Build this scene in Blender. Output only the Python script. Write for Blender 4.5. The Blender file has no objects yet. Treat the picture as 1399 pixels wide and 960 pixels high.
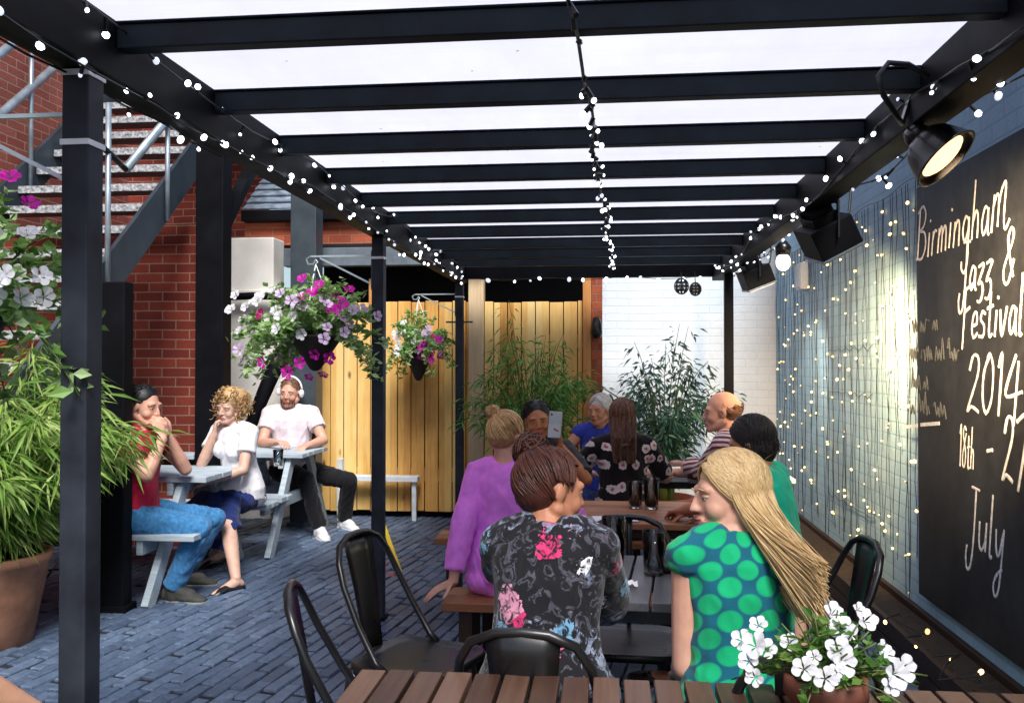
import bpy, bmesh, math, random
from math import pi, sin, cos, radians as R
from mathutils import Vector as V, Matrix, noise
random.seed(7)
SC = bpy.context.scene
COL = SC.collection

# ------------------------------------------------------------------ camera
F = 1200.0
CAM = V((0, 0, 1.45))
yaw, pitch, roll = R(6.11), R(0.81), R(0.0)
cd = bpy.data.cameras.new('camera')
cam = bpy.data.objects.new('camera', cd)
COL.objects.link(cam)
cam.location = CAM
MR = Matrix.Rotation(yaw, 3, 'Z') @ Matrix.Rotation(R(90) + pitch, 3, 'X') @ Matrix.Rotation(roll, 3, 'Z')
cam.rotation_euler = MR.to_euler()
cd.sensor_width = 36
cd.lens = F / 1399 * 36
cd.clip_end = 500
cd.clip_start = 0.05
SC.camera = cam

def ray(px, py):
    return MR @ V(((px - 699.5) / F, -(py - 480) / F, -1))
def at(px, py, Y):
    """world point that the photo's pixel shows at a depth of Y metres"""
    d = ray(px, py); return CAM + d * (Y / d.y)
def atz(px, py, z):
    d = ray(px, py); return CAM + d * ((z - CAM.z) / d.z)
def atx(px, py, x):
    d = ray(px, py); return CAM + d * (x / d.x)

# ------------------------------------------------------------------ mesh builder
class MB:
    def __init__(s): s.v = []; s.f = []
    def add(s, vs, fs):
        n = len(s.v); s.v += [V(p) for p in vs]; s.f += [[i + n for i in f] for f in fs]
    def box(s, c, d, M=None):
        c = V(c); h = V(d) / 2; M = M or Matrix.Identity(3)
        vs = [c + M @ V((sx * h.x, sy * h.y, sz * h.z)) for sx in (-1, 1) for sy in (-1, 1) for sz in (-1, 1)]
        s.add(vs, [(0, 1, 3, 2), (4, 6, 7, 5), (0, 4, 5, 1), (2, 3, 7, 6), (0, 2, 6, 4), (1, 5, 7, 3)])
    def bx(s, a, b):
        a = V(a); b = V(b); s.box((a + b) / 2, [abs(k) for k in (b - a)])
    def bar(s, p0, p1, w, h, up=(0, 0, 1)):
        p0 = V(p0); p1 = V(p1); d = (p1 - p0); L = d.length; d.normalize()
        up = V(up)
        if abs(d.dot(up)) > .98: up = V((0, 1, 0))
        x = d.cross(up).normalized(); z = x.cross(d)
        M = Matrix((x, d, z)).transposed()
        s.box((p0 + p1) / 2, (w, L, h), M)
    def tube(s, pts, r, n=8, cap=True, flat=None):
        pts = [V(p) for p in pts]; m = len(pts)
        rs = r if isinstance(r, (list, tuple)) else [r] * m
        t0 = (pts[1] - pts[0]).normalized()
        u = t0.orthogonal().normalized(); vs = []
        for i, p in enumerate(pts):
            t = (pts[min(i + 1, m - 1)] - pts[max(i - 1, 0)])
            if t.length < 1e-9: t = t0.copy()
            t.normalize()
            u = (u - t * u.dot(t))
            if u.length < 1e-6: u = t.orthogonal()
            u.normalize(); w = t.cross(u)
            for k in range(n):
                a = 2 * pi * k / n
                vs.append(p + (u * cos(a) + w * sin(a)) * rs[i])
        fs = [(i * n + k, i * n + (k + 1) % n, (i + 1) * n + (k + 1) % n, (i + 1) * n + k) for i in range(m - 1) for k in range(n)]
        if cap: fs += [tuple(range(n - 1, -1, -1)), tuple(range((m - 1) * n, m * n))]
        s.add(vs, fs)
    def loft(s, secs, n=16):
        """secs: (centre, lateral vector, depth vector) ellipses"""
        vs = []
        for c, a, b in secs:
            c = V(c); a = V(a); b = V(b)
            for k in range(n):
                t = 2 * pi * k / n
                vs.append(c + a * cos(t) + b * sin(t))
        m = len(secs)
        fs = [(i * n + k, i * n + (k + 1) % n, (i + 1) * n + (k + 1) % n, (i + 1) * n + k) for i in range(m - 1) for k in range(n)]
        fs += [tuple(range(n - 1, -1, -1)), tuple(range((m - 1) * n, m * n))]
        s.add(vs, fs)
    def ell(s, c, r, M=None, nu=14, nv=9):
        c = V(c); M = M or Matrix.Identity(3); r = V((r, r, r)) if isinstance(r, (int, float)) else V(r)
        vs = [c + M @ V((0, 0, r.z))]
        for j in range(1, nv):
            th = pi * j / nv
            for k in range(nu):
                ph = 2 * pi * k / nu
                vs.append(c + M @ V((r.x * sin(th) * cos(ph), r.y * sin(th) * sin(ph), r.z * cos(th))))
        vs.append(c + M @ V((0, 0, -r.z)))
        fs = [(0, 1 + k, 1 + (k + 1) % nu) for k in range(nu)]
        for j in range(nv - 2):
            a = 1 + j * nu; b = a + nu
            fs += [(a + k, b + k, b + (k + 1) % nu, a + (k + 1) % nu) for k in range(nu)]
        l = len(vs) - 1; a = 1 + (nv - 2) * nu
        fs += [(a + k, l, a + (k + 1) % nu) for k in range(nu)]
        s.add(vs, fs)
    def cone(s, p0, r0, p1, r1, n=14, steps=6, caps=(1, 1)):
        """limb: tapered, with rounded ends"""
        p0 = V(p0); p1 = V(p1); d = (p1 - p0)
        L = d.length
        if L < 1e-6: s.ell(p0, max(r0, r1)); return
        d.normalize(); pts = []; rs = []
        if caps[0]:
            for k in (4, 3, 2, 1):
                a = pi / 2 * k / 4.2; pts.append(p0 - d * r0 * sin(a)); rs.append(r0 * cos(a))
        for k in range(steps + 1):
            t = k / steps; pts.append(p0 + d * L * t); rs.append(r0 + (r1 - r0) * t)
        if caps[1]:
            for k in (1, 2, 3, 4):
                a = pi / 2 * k / 4.2; pts.append(p1 + d * r1 * sin(a)); rs.append(r1 * cos(a))
        s.tube(pts, rs, n)
    def lathe(s, prof, c=(0, 0, 0), n=24, M=None):
        c = V(c); M = M or Matrix.Identity(3); vs = []
        for r, z in prof:
            for k in range(n):
                a = 2 * pi * k / n; vs.append(c + M @ V((r * cos(a), r * sin(a), z)))
        m = len(prof)
        fs = [(i * n + k, i * n + (k + 1) % n, (i + 1) * n + (k + 1) % n, (i + 1) * n + k) for i in range(m - 1) for k in range(n)]
        fs += [tuple(range(n - 1, -1, -1)), tuple(range((m - 1) * n, m * n))]
        s.add(vs, fs)
    def xform(s, M): s.v = [M @ p for p in s.v]; return s
    def mesh(s, name):
        me = bpy.data.meshes.new(name); me.from_pydata(s.v, [], s.f); me.update(); return me
    def build(s, name, mat, parent=None, smooth=False, bevel=0, world=False, normals=True):
        me = s.mesh(name)
        if normals:
            bm = bmesh.new(); bm.from_mesh(me); bmesh.ops.recalc_face_normals(bm, faces=bm.faces); bm.to_mesh(me); bm.free()
        return link(name, me, mat, parent, smooth, bevel, world)

ORG = {}
def link(name, me, mat, parent=None, smooth=False, bevel=0, world=False):
    o = bpy.data.objects.new(name, me); COL.objects.link(o)
    if mat: 
        me.materials.clear(); me.materials.append(mat)
    if smooth: me.polygons.foreach_set('use_smooth', [True] * len(me.polygons))
    if parent:
        o.parent = parent
        if world:
            me.transform(Matrix.Translation(-V(ORG.get(parent.name, (0, 0, 0)))))
        ORG[o.name] = ORG.get(parent.name, (0, 0, 0))
    if bevel:
        m = o.modifiers.new('bevel', 'BEVEL'); m.width = bevel; m.segments = 2; m.limit_method = 'ANGLE'; m.angle_limit = R(40)
        m.harden_normals = False
    return o
def tag(o, label=None, cat=None, group=None, kind=None):
    if label: o['label'] = label
    if cat: o['category'] = cat
    if group: o['group'] = group
    if kind: o['kind'] = kind
    return o
def thing(name, label, cat, loc=(0, 0, 0), rz=0, group=None):
    o = bpy.data.objects.new(name, None); COL.objects.link(o)
    o.location = loc; o.rotation_euler = (0, 0, rz); o.empty_display_size = .1
    ORG[o.name] = tuple(loc)
    return tag(o, label, cat, group)
def copy_tree(o, parent=None):
    c = o.copy(); COL.objects.link(c)
    if parent: c.parent = parent
    for ch in o.children: copy_tree(ch, c)
    return c

# ------------------------------------------------------------------ materials
class NT:
    def __init__(s, name):
        s.m = bpy.data.materials.new(name); s.m.use_nodes = True
        s.t = s.m.node_tree; s.n = s.t.nodes; s.l = s.t.links
        s.b = s.n['Principled BSDF']; s.out = s.n['Material Output']
    def new(s, typ, **kw):
        nd = s.n.new(typ)
        for k, v in kw.items():
            if k[0] == '_': setattr(nd, k[1:], v)
            else:
                key = int(k[1:]) if k[0] == 'i' and k[1:].isdigit() else k.replace('_', ' ')
                if hasattr(v, 'is_output') : s.l.new(v, nd.inputs[key])
                else: nd.inputs[key].default_value = v
        return nd
    def math(s, op, a, b=None, c=None):
        nd = s.n.new('ShaderNodeMath'); nd.operation = op
        for i, v in enumerate((a, b, c)):
            if v is None: continue
            if hasattr(v, 'is_output'): s.l.new(v, nd.inputs[i])
            else: nd.inputs[i].default_value = v
        return nd.outputs[0]
    def mix(s, fac, a, b, mode='MIX'):
        nd = s.n.new('ShaderNodeMix'); nd.data_type = 'RGBA'; nd.blend_type = mode
        for i, v in ((0, fac), (6, a), (7, b)):
            if hasattr(v, 'is_output'): s.l.new(v, nd.inputs[i])
            else: nd.inputs[i].default_value = v if i == 0 else (*v, 1)[:4]
        return nd.outputs[2]
    def ramp(s, fac, stops, interp='LINEAR'):
        nd = s.n.new('ShaderNodeValToRGB'); nd.color_ramp.interpolation = interp
        el = nd.color_ramp.elements
        while len(el) < len(stops): el.new(.5)
        for e, (p, c) in zip(el, stops):
            e.position = p; e.color = (*c, 1) if len(c) == 3 else c
        s.l.new(fac, nd.inputs[0]); return nd.outputs[0]
    def coord(s, kind='Object'):
        return s.n.new('ShaderNodeTexCoord').outputs[kind]
    def mapping(s, vec, scale=(1, 1, 1), rot=(0, 0, 0), loc=(0, 0, 0)):
        nd = s.n.new('ShaderNodeMapping'); s.l.new(vec, nd.inputs[0])
        nd.inputs['Scale'].default_value = scale; nd.inputs['Rotation'].default_value = rot; nd.inputs['Location'].default_value = loc
        return nd.outputs[0]
    def noise(s, vec, scale, detail=4, rough=.55, out='Fac', dist=0):
        nd = s.n.new('ShaderNodeTexNoise'); s.l.new(vec, nd.inputs['Vector'])
        nd.inputs['Scale'].default_value = scale; nd.inputs['Detail'].default_value = detail; nd.inputs['Roughness'].default_value = rough
        nd.inputs['Distortion'].default_value = dist
        return nd.outputs[out]
    def vor(s, vec, scale, out='Distance', rnd=1, feat='F1'):
        nd = s.n.new('ShaderNodeTexVoronoi'); s.l.new(vec, nd.inputs['Vector']); nd.feature = feat
        nd.inputs['Scale'].default_value = scale; nd.inputs['Randomness'].default_value = rnd
        return nd.outputs[out]
    def bump(s, h, strength=.3, dist=.01):
        nd = s.n.new('ShaderNodeBump'); s.l.new(h, nd.inputs['Height'])
        nd.inputs['Strength'].default_value = strength; nd.inputs['Distance'].default_value = dist
        s.l.new(nd.outputs[0], s.b.inputs['Normal']); return nd.outputs[0]
    def set(s, **kw):
        for k, v in kw.items():
            key = k.replace('_', ' ')
            if hasattr(v, 'is_output'): s.l.new(v, s.b.inputs[key])
            else: s.b.inputs[key].default_value = (*v, 1) if isinstance(v, tuple) and len(v) == 3 and 'Color' in key else v
        return s
    def sep(s, vec):
        nd = s.n.new('ShaderNodeSeparateXYZ'); s.l.new(vec, nd.inputs[0]); return nd.outputs
    def comb(s, x=0, y=0, z=0):
        nd = s.n.new('ShaderNodeCombineXYZ')
        for i, v in enumerate((x, y, z)):
            if hasattr(v, 'is_output'): s.l.new(v, nd.inputs[i])
            else: nd.inputs[i].default_value = v
        return nd.outputs[0]

def plain(name, c, rough=.5, metal=0, var=.25, scale=9, bump=.15, bscale=60, spec=.5, bdist=.003):
    t = NT(name); co = t.coord()
    f = t.noise(co, scale, 5)
    lo = tuple(k * (1 - var) for k in c); hi = tuple(min(1, k * (1 + var)) for k in c)
    t.set(Base_Color=t.ramp(f, [(.3, lo), (.7, hi)]), Metallic=metal, Specular_IOR_Level=spec)
    t.set(Roughness=t.math('ADD', t.math('MULTIPLY', f, .2), rough - .1))
    if bump: t.bump(t.noise(co, bscale, 3), bump, bdist)
    return t.m

def wood(name, stops, axis='Y', width=0, rough=.5, grain=70, bump=.25, spec=.4, knots=False):
    """planks run along axis; width: plank pitch (across) for a shade per plank"""
    t = NT(name); co = t.coord()
    sc = {'X': (.06, 1, 1), 'Y': (1, .06, 1), 'Z': (1, 1, .06)}[axis]
    g = t.noise(t.mapping(co, sc), grain, 6, .6, dist=.4)
    n2 = t.noise(co, 3.0, 4)
    f = t.math('ADD', t.math('MULTIPLY', g, .55), t.math('MULTIPLY', n2, .45))
    if width:
        x, y, z = t.sep(co)
        across = y if axis == 'X' else x
        w = t.new('ShaderNodeTexWhiteNoise', _noise_dimensions='1D')
        t.l.new(t.math('FLOOR', t.math('DIVIDE', across, width)), w.inputs['W'])
        f = t.math('ADD', t.math('MULTIPLY', f, .62), t.math('MULTIPLY', w.outputs[0], .38))
    cc = t.ramp(f, stops)
    if knots:
        kd = t.math('ADD', t.vor(t.mapping(co, (1, 1, .45)), 4.2), t.math('MULTIPLY', g, .06)); cc = t.mix(t.ramp(kd, [(.06, (1, 1, 1)), (.13, (0, 0, 0))]), cc, (.16, .06, .02)); cc = t.mix(.55, cc, t.ramp(t.noise(t.mapping(co, (1, 1, .3)), 2.2, 5, .65), [(.3, (.55, .5, .45)), (.62, (1.1, 1.1, 1.1))]), 'MULTIPLY')
    t.set(Base_Color=cc, Roughness=rough, Specular_IOR_Level=spec)
    t.bump(g, bump, .004)
    return t.m

def brick(name, plane, c1, c2, mortar, bw=.225, bh=.075, gap=.01, rough=.85, rot=0, bump=.6, dirt=.5, spec=.3, var=.5):
    t = NT(name); co = t.coord(); x, y, z = t.sep(co)
    uv = {'xz': t.comb(x, z), 'yz': t.comb(y, z), 'xy': t.comb(x, y)}[plane]
    if rot: uv = t.mapping(uv, rot=(0, 0, rot))
    wob = t.noise(co, 2.5, 2, out='Color')
    uvw = t.n.new('ShaderNodeVectorMath'); uvw.operation = 'MULTIPLY_ADD'
    t.l.new(wob, uvw.inputs[0]); uvw.inputs[1].default_value = (.012, .012, 0); t.l.new(uv, uvw.inputs[2])
    b = t.n.new('ShaderNodeTexBrick'); t.l.new(uvw.outputs[0], b.inputs['Vector'])
    b.inputs['Scale'].default_value = 1; b.inputs['Brick Width'].default_value = bw; b.inputs['Row Height'].default_value = bh
    b.inputs['Mortar Size'].default_value = gap / 2; b.inputs['Mortar Smooth'].default_value = .25
    b.inputs['Color1'].default_value = (*c1, 1); b.inputs['Color2'].default_value = (*c2, 1); b.inputs['Mortar'].default_value = (*mortar, 1)
    n1 = t.noise(co, 1.3, 5, .6); n2 = t.noise(co, 55, 4)
    shade = t.ramp(n1, [(.25, (1 - dirt,) * 3), (.75, (1.0 + dirt * .3,) * 3)])
    col = t.mix(1, b.outputs['Color'], shade, 'MULTIPLY')
    col = t.mix(var, col, t.ramp(n2, [(.3, (.55,) * 3), (.7, (1.15,) * 3)]), 'MULTIPLY')
    t.set(Base_Color=col, Specular_IOR_Level=spec)
    t.set(Roughness=t.math('ADD', t.math('MULTIPLY', n2, .35), rough - .2))
    h = t.math('SUBTRACT', t.math('MULTIPLY', n2, .25), b.outputs['Fac'])
    h = t.math('ADD', h, t.math('MULTIPLY', n1, .3))
    t.bump(h, bump, .012)
    return t.m

def emit(name, c, strength):
    t = NT(name); t.set(Base_Color=c, Emission_Color=c, Emission_Strength=strength, Roughness=.4); return t.m

def glass(name, c=(.9, .95, .95), rough=.02):
    t = NT(name); co = t.coord()
    t.set(Base_Color=c, Transmission_Weight=1.0, IOR=1.3, Roughness=rough, Specular_IOR_Level=.6); return t.m

M = {}
M['black_paint'] = plain('black_paint', (.0035, .004, .006), .6, var=.5, scale=5, bump=.12, bscale=40, spec=.12)
M['post_paint'] = plain('post_paint', (.026, .031, .042), .55, var=.5, scale=6, bump=.15, bscale=45, spec=.2)
M['rafter_paint'] = plain('rafter_paint', (.009, .015, .021), .55, var=.6, scale=5, bump=.25, bscale=30, spec=.18)
M['black_metal'] = plain('black_metal', (.008, .008, .009), .3, metal=0, var=.3, scale=12, bump=.06, spec=.6)
M['grey_metal'] = plain('grey_metal', (.16, .20, .24), .4, metal=.5, var=.25, bump=.05)
M['slate_steel'] = plain('slate_steel', (.045, .06, .075), .45, var=.35, scale=4, bump=.1)
M['galv'] = plain('galvanised', (.42, .5, .55), .35, metal=.6, var=.25, bump=.05)
M['white_band'] = plain('white_band', (.75, .78, .8), .4, var=.1)
M['cable'] = plain('cable_black', (.008, .009, .01), .5, var=.2, bump=0)
M['cream'] = plain('cream_render', (.92, .88, .82), .8, var=.12, scale=3, bump=.25, bscale=30)
M['white_wall'] = plain('white_wall', (.82, .82, .86), .8, var=.06, scale=2, bump=.3, bscale=25)
M['grey_wood'] = wood('weathered_grey', [(.25, (.20, .25, .29)), (.55, (.45, .53, .59)), (.8, (.66, .73, .77))], 'X', .0, .75)
M['gold'] = wood('golden_fence_wood', [(.2, (.46, .19, .04)), (.4, (.75, .41, .11)), (.6, (.88, .60, .22)), (.85, (.92, .76, .41))], 'Z', .13, .55, 50, .25, knots=True)
M['gold_post'] = wood('pale_post_wood', [(.25, (.55, .36, .18)), (.6, (.75, .58, .38)), (.85, (.85, .72, .52))], 'Z', 0, .6, 50)
M['orange_post'] = wood('orange_post_wood', [(.25, (.4, .15, .04)), (.6, (.62, .28, .09)), (.85, (.75, .45, .2))], 'Z', 0, .6, 50)
M['deck'] = wood('brown_deck', [(.2, (.028, .014, .010)), (.5, (.085, .045, .03)), (.8, (.17, .10, .07))], 'Y', .0665, .42, 60, .3)
M['deck_x'] = wood('orange_deck', [(.2, (.20, .07, .03)), (.5, (.40, .17, .08)), (.8, (.58, .30, .16))], 'X', .1, .45, 60, .3)
M['grey_slat'] = wood('grey_table_slat', [(.2, (.035, .035, .04)), (.5, (.10, .10, .115)), (.8, (.2, .2, .22))], 'Y', .085, .45, 60, .3)
M['dark_wood'] = wood('dark_wood', [(.25, (.012, .006, .005)), (.6, (.035, .017, .012)), (.85, (.07, .035, .022))], 'Y', .0, .6, 50)
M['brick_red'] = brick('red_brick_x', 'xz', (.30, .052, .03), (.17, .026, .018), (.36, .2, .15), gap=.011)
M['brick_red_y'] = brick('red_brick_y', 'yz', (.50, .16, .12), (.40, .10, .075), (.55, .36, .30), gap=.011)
M['brick_orange'] = brick('orange_brick', 'xz', (.5, .13, .06), (.36, .07, .035), (.35, .18, .12), gap=.012)
M['brick_dark'] = brick('dark_brick_x', 'xz', (.19, .035, .026), (.10, .018, .014), (.12, .06, .05), gap=.012)
M['blue_wall'] = brick('blue_painted_brick', 'yz', (.43, .68, .86), (.39, .64, .83), (.33, .57, .76), gap=.012, bump=.4, dirt=.3, var=.25, rough=.65)
M['back_wall'] = brick('pale_painted_brick', 'xz', (.80, .87, .94), (.78, .86, .94), (.72, .82, .91), gap=.012, bump=.4, dirt=.12, var=.15, rough=.75)
M['paving'] = brick('blue_brick_paving', 'xy', (.100, .150, .225), (.050, .078, .125), (.007, .010, .016), bw=.225, bh=.112, gap=.014, rot=R(-82), rough=.52, bump=.9, dirt=.5, spec=.55, var=.6)
t = NT('blue_paving_brick'); co = t.coord(); g = t.n.new('ShaderNodeNewGeometry'); ri = g.outputs['Random Per Island']
n1 = t.noise(co, .9, 4, .6); n2 = t.noise(co, 38, 5, .65); n3 = t.noise(co, 7, 3)
c = t.ramp(t.math('ADD', t.math('MULTIPLY', ri, .6), t.math('MULTIPLY', n3, .4)), [(.1, (.075, .112, .18)), (.5, (.115, .168, .26)), (.9, (.165, .23, .335))])
c = t.mix(.75, c, t.ramp(n2, [(.3, (.45,) * 3), (.7, (1.3,) * 3)]), 'MULTIPLY'); c = t.mix(.8, c, t.ramp(n1, [(.3, (.55, .55, .6)), (.7, (1.2, 1.2, 1.2))]), 'MULTIPLY')
t.set(Base_Color=c, Specular_IOR_Level=.5, Roughness=t.math('ADD', t.math('MULTIPLY', n2, .4), .32)); t.bump(t.math('ADD', n2, t.math('MULTIPLY', n3, .6)), .6, .006); M['paver'] = t.m
M['joint'] = plain('paving_joint', (.012, .014, .018), .95, var=.6, scale=20, bump=.6)
M['terracotta'] = plain('terracotta', (.36, .17, .10), .75, var=.4, scale=6, bump=.3, bscale=40)
M['terracotta_dark'] = plain('terracotta_dark', (.16, .05, .03), .7, var=.4, scale=8, bump=.3, bscale=40)
M['soil'] = plain('soil', (.03, .02, .013), .95, var=.6, scale=30, bump=.9, bscale=50, bdist=.02)
M['chalk'] = plain('chalk_paint', (.80, .83, .84), .9, var=.3, scale=60, bump=.3, bscale=200)
M['chalk_dim'] = plain('chalk_dim', (.075, .085, .092), .9, var=.5, scale=90, bump=.3, bscale=200)
M['bulb_cold'] = emit('bulb_cold', (.86, .9, 1), 6)
M['bulb_warm'] = emit('bulb_warm', (1, .60, .20), 6)
M['bulb_cold_dim'] = emit('bulb_cold_dim', (.8, .86, 1), .9)
M['bulb_warm_dim'] = emit('bulb_warm_dim', (1, .6, .25), 1.6)
M['bulb_mild'] = emit('bulb_mild', (1, .85, .62), 5)
M['lens_warm'] = emit('lens_warm', (1, .62, .3), 2.5)
M['lens_pink'] = emit('lens_pink', (1, .80, .72), 2.5)
M['glass'] = glass('clear_glass')
M['yellow'] = plain('yellow_plastic', (.85, .62, .03), .4, var=.15)
M['red_plastic'] = plain('red_scrap', (.55, .06, .06), .6, var=.3)
M['white_paint'] = plain('white_paint', (.62, .66, .7), .55, var=.15, bump=.2)
M['paper'] = plain('paper', (.85, .85, .88), .8, var=.04, bump=.05)

# chalkboard: matt black with rubbed chalk clouds
t = NT('chalkboard_black'); co = t.coord()
n = t.noise(t.mapping(co, (1, 1, .6)), 2.2, 6, .65); n2 = t.noise(co, 14, 5, .7)
t.set(Base_Color=t.ramp(t.math('MULTIPLY', n, t.math('ADD', n2, .4)), [(.3, (.012, .013, .016)), (.75, (.045, .052, .06))]), Roughness=.55, Specular_IOR_Level=.3)
t.bump(n2, .08, .003); M['board'] = t.m

# roof sheet: milky translucent polycarbonate
t = NT('milky_polycarbonate'); co = t.coord()
tr = t.new('ShaderNodeBsdfTranslucent'); di = t.new('ShaderNodeBsdfDiffuse')
n = t.noise(t.mapping(co, (1, .35, 1)), 3, 6, .7); sp_ = t.vor(co, 5.5); gr = t.noise(t.mapping(co, (.4, 6, 1)), 2.2, 5, .65)
c = t.ramp(n, [(.25, (.60, .61, .71)), (.7, (.70, .71, .83))]); c = t.mix(t.ramp(gr, [(.5, (0, 0, 0)), (.8, (.35, .35, .35))]), c, (.50, .50, .55)); c = t.mix(t.ramp(sp_, [(.018, (1, 1, 1)), (.035, (0, 0, 0))]), c, (.25, .24, .2))
t.l.new(c, tr.inputs[0]); t.l.new(c, di.inputs[0])
mx = t.new('ShaderNodeMixShader'); mx.inputs[0].default_value = .12
t.l.new(tr.outputs[0], mx.inputs[1]); t.l.new(di.outputs[0], mx.inputs[2]); t.l.new(mx.outputs[0], t.out.inputs[0]); M['roof_sheet'] = t.m

def leafmat(name, stops, trans=.35, rough=.45):
    t = NT(name); co = t.coord()
    geo = t.n.new('ShaderNodeNewGeometry')
    f = t.math('ADD', t.math('MULTIPLY', geo.outputs['Random Per Island'], .6), t.math('MULTIPLY', t.noise(co, 2.2, 3), .5))
    c = t.ramp(f, stops)
    t.set(Base_Color=c, Roughness=rough, Specular_IOR_Level=.35)
    tr = t.new('ShaderNodeBsdfTranslucent'); t.l.new(c, tr.inputs[0])
    mx = t.new('ShaderNodeMixShader'); mx.inputs[0].default_value = trans
    t.l.new(t.b.outputs[0], mx.inputs[1]); t.l.new(tr.outputs[0], mx.inputs[2]); t.l.new(mx.outputs[0], t.out.inputs[0])
    return t.m
M['bamboo_leaf'] = leafmat('bamboo_leaf', [(.1, (.04, .12, .015)), (.4, (.16, .32, .05)), (.7, (.36, .52, .13)), (.95, (.62, .66, .3))])
M['bush_leaf'] = leafmat('bush_leaf', [(.1, (.02, .08, .014)), (.5, (.09, .27, .045)), (.9, (.28, .52, .13))])
M['teal_leaf'] = leafmat('teal_leaf', [(.1, (.010, .04, .036)), (.5, (.03, .11, .085)), (.9, (.12, .27, .19))])
M['basket_leaf'] = leafmat('basket_leaf', [(.1, (.07, .19, .03)), (.45, (.24, .44, .11)), (.9, (.56, .70, .40))])
M['pot_leaf'] = leafmat('pot_leaf', [(.1, (.02, .07, .01)), (.5, (.07, .19, .03)), (.9, (.24, .34, .08))])
M['stem'] = plain('stem_green', (.08, .12, .03), .6, var=.4, bump=0)
def petal(name, c):
    return leafmat(name, [(.1, tuple(k * .75 for k in c)), (.6, c), (.9, tuple(min(1, k * 1.15) for k in c))], .3, .6)
M['petal_white'] = petal('petal_white', (.85, .85, .9))
M['petal_lilac'] = petal('petal_lilac', (.72, .55, .8))
M['petal_magenta'] = petal('petal_magenta', (.62, .012, .42))
M['petal_pink'] = petal('petal_pink', (.7, .03, .25))

# ------------------------------------------------------------------ world and sun
w = bpy.data.worlds.new('World'); SC.world = w; w.use_nodes = True
wn = w.node_tree.nodes; wl = w.node_tree.links
sky = wn.new('ShaderNodeTexSky'); sky.sky_type = 'NISHITA'; sky.sun_disc = False
SUN_EL, SUN_AZ = R(50), R(164)         # azimuth clockwise from +Y
sky.sun_elevation = SUN_EL; sky.sun_rotation = SUN_AZ; sky.air_density = 1.0; sky.dust_density = 2.0; sky.ozone_density = 1.2
wl.new(sky.outputs[0], wn['Background'].inputs[0]); wn['Background'].inputs[1].default_value = .15
sd = bpy.data.lights.new('sun', 'SUN'); sd.energy = 4.8; sd.angle = R(24); sd.color = (1, .975, .94)
so = bpy.data.objects.new('sun', sd); COL.objects.link(so)
dv = V((sin(SUN_AZ) * cos(SUN_EL), cos(SUN_AZ) * cos(SUN_EL), sin(SUN_EL)))
so.rotation_euler = dv.to_track_quat('Z', 'Y').to_euler(); so.location = dv * 20
SC.view_settings.view_transform = 'Standard'; SC.view_settings.look = 'None'; SC.view_settings.exposure = 0
SC.render.engine = 'CYCLES'
SC.cycles.use_denoising = True; SC.cycles.max_bounces = 7; SC.cycles.diffuse_bounces = 4; SC.cycles.transmission_bounces = 6
SC.cycles.caustics_reflective = False; SC.cycles.caustics_refractive = False
SC.cycles.sample_clamp_indirect = 6
# ================================================================== SETTING
def X(px, Y): return at(px, 497, Y).x
def Z(py, Y, px=700): return at(px, py, Y).z

mb = MB(); mb.add([(-40, -40, 0), (40, -40, 0), (40, 40, 0), (-40, 40, 0)], [(0, 1, 2, 3)])
tag(mb.build('ground', M['joint']), kind='structure')
pm = MB(); A_ = Matrix.Rotation(R(-8), 3, 'Z'); random.seed(5)
for i in range(-92, 60):
    for j in range(-4, 48):
        c = A_ @ V((i * .0765, j * .226 + (i % 2) * .113 + random.uniform(-.02, .02), 0))
        if not (-5.0 < c.x < 1.62 and .2 < c.y < 8.7): continue
        L, W = .213 / 2 * random.uniform(.95, 1.0), .0665 / 2 * random.uniform(.93, 1.02); T = Matrix.Rotation(R(-8) + random.uniform(-.025, .025), 3, 'Z') @ Matrix.Rotation(random.uniform(-.022, .022), 3, 'X') @ Matrix.Rotation(random.uniform(-.05, .05), 3, 'Y')
        z = .012 + random.uniform(-.004, .005); vs = []
        for k_, zz in ((1.0, -.02), (1.0, -.006), (.90, 0)):
            kl = 1 - (1 - k_) * .45
            for sx, sy in ((-1, -1), (1, -1), (1, 1), (-1, 1)): vs.append(c + V((0, 0, z)) + T @ V((sx * W * k_ + (random.uniform(-.002, .002)), sy * L * kl + random.uniform(-.002, .002), zz)))
        pm.add(vs, [(0, 1, 5, 4), (1, 2, 6, 5), (2, 3, 7, 6), (3, 0, 4, 7), (4, 5, 9, 8), (5, 6, 10, 9), (6, 7, 11, 10), (7, 4, 8, 11), (8, 9, 10, 11)])
tag(pm.build('paving', M['paver'], normals=False), kind='structure')

def wall(name, label, mat, a, b):
    m = MB(); m.bx(a, b); return tag(m.build(name, mat), label, 'wall')
wall('blue_brick_wall', 'light blue painted brick wall running along the right side behind the chalkboard', M['blue_wall'], (1.64, -3, 0), (1.9, 8.745, 3.3))
wall('pale_back_wall', 'white painted end wall fading to pale blue behind the bushes', M['back_wall'], (-.12, 8.75, 0), (1.9, 9.0, 3.1))
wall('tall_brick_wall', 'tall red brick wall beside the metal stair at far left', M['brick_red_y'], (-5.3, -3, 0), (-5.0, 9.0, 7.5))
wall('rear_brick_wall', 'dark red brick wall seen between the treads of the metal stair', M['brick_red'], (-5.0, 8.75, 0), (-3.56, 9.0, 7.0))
wall('low_brick_wall', 'red brick wall under the stair behind the seated man in red', M['brick_red'], (-4.98, 6.62, 0), (X(272, 6.62), 6.85, 2.55))

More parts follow.
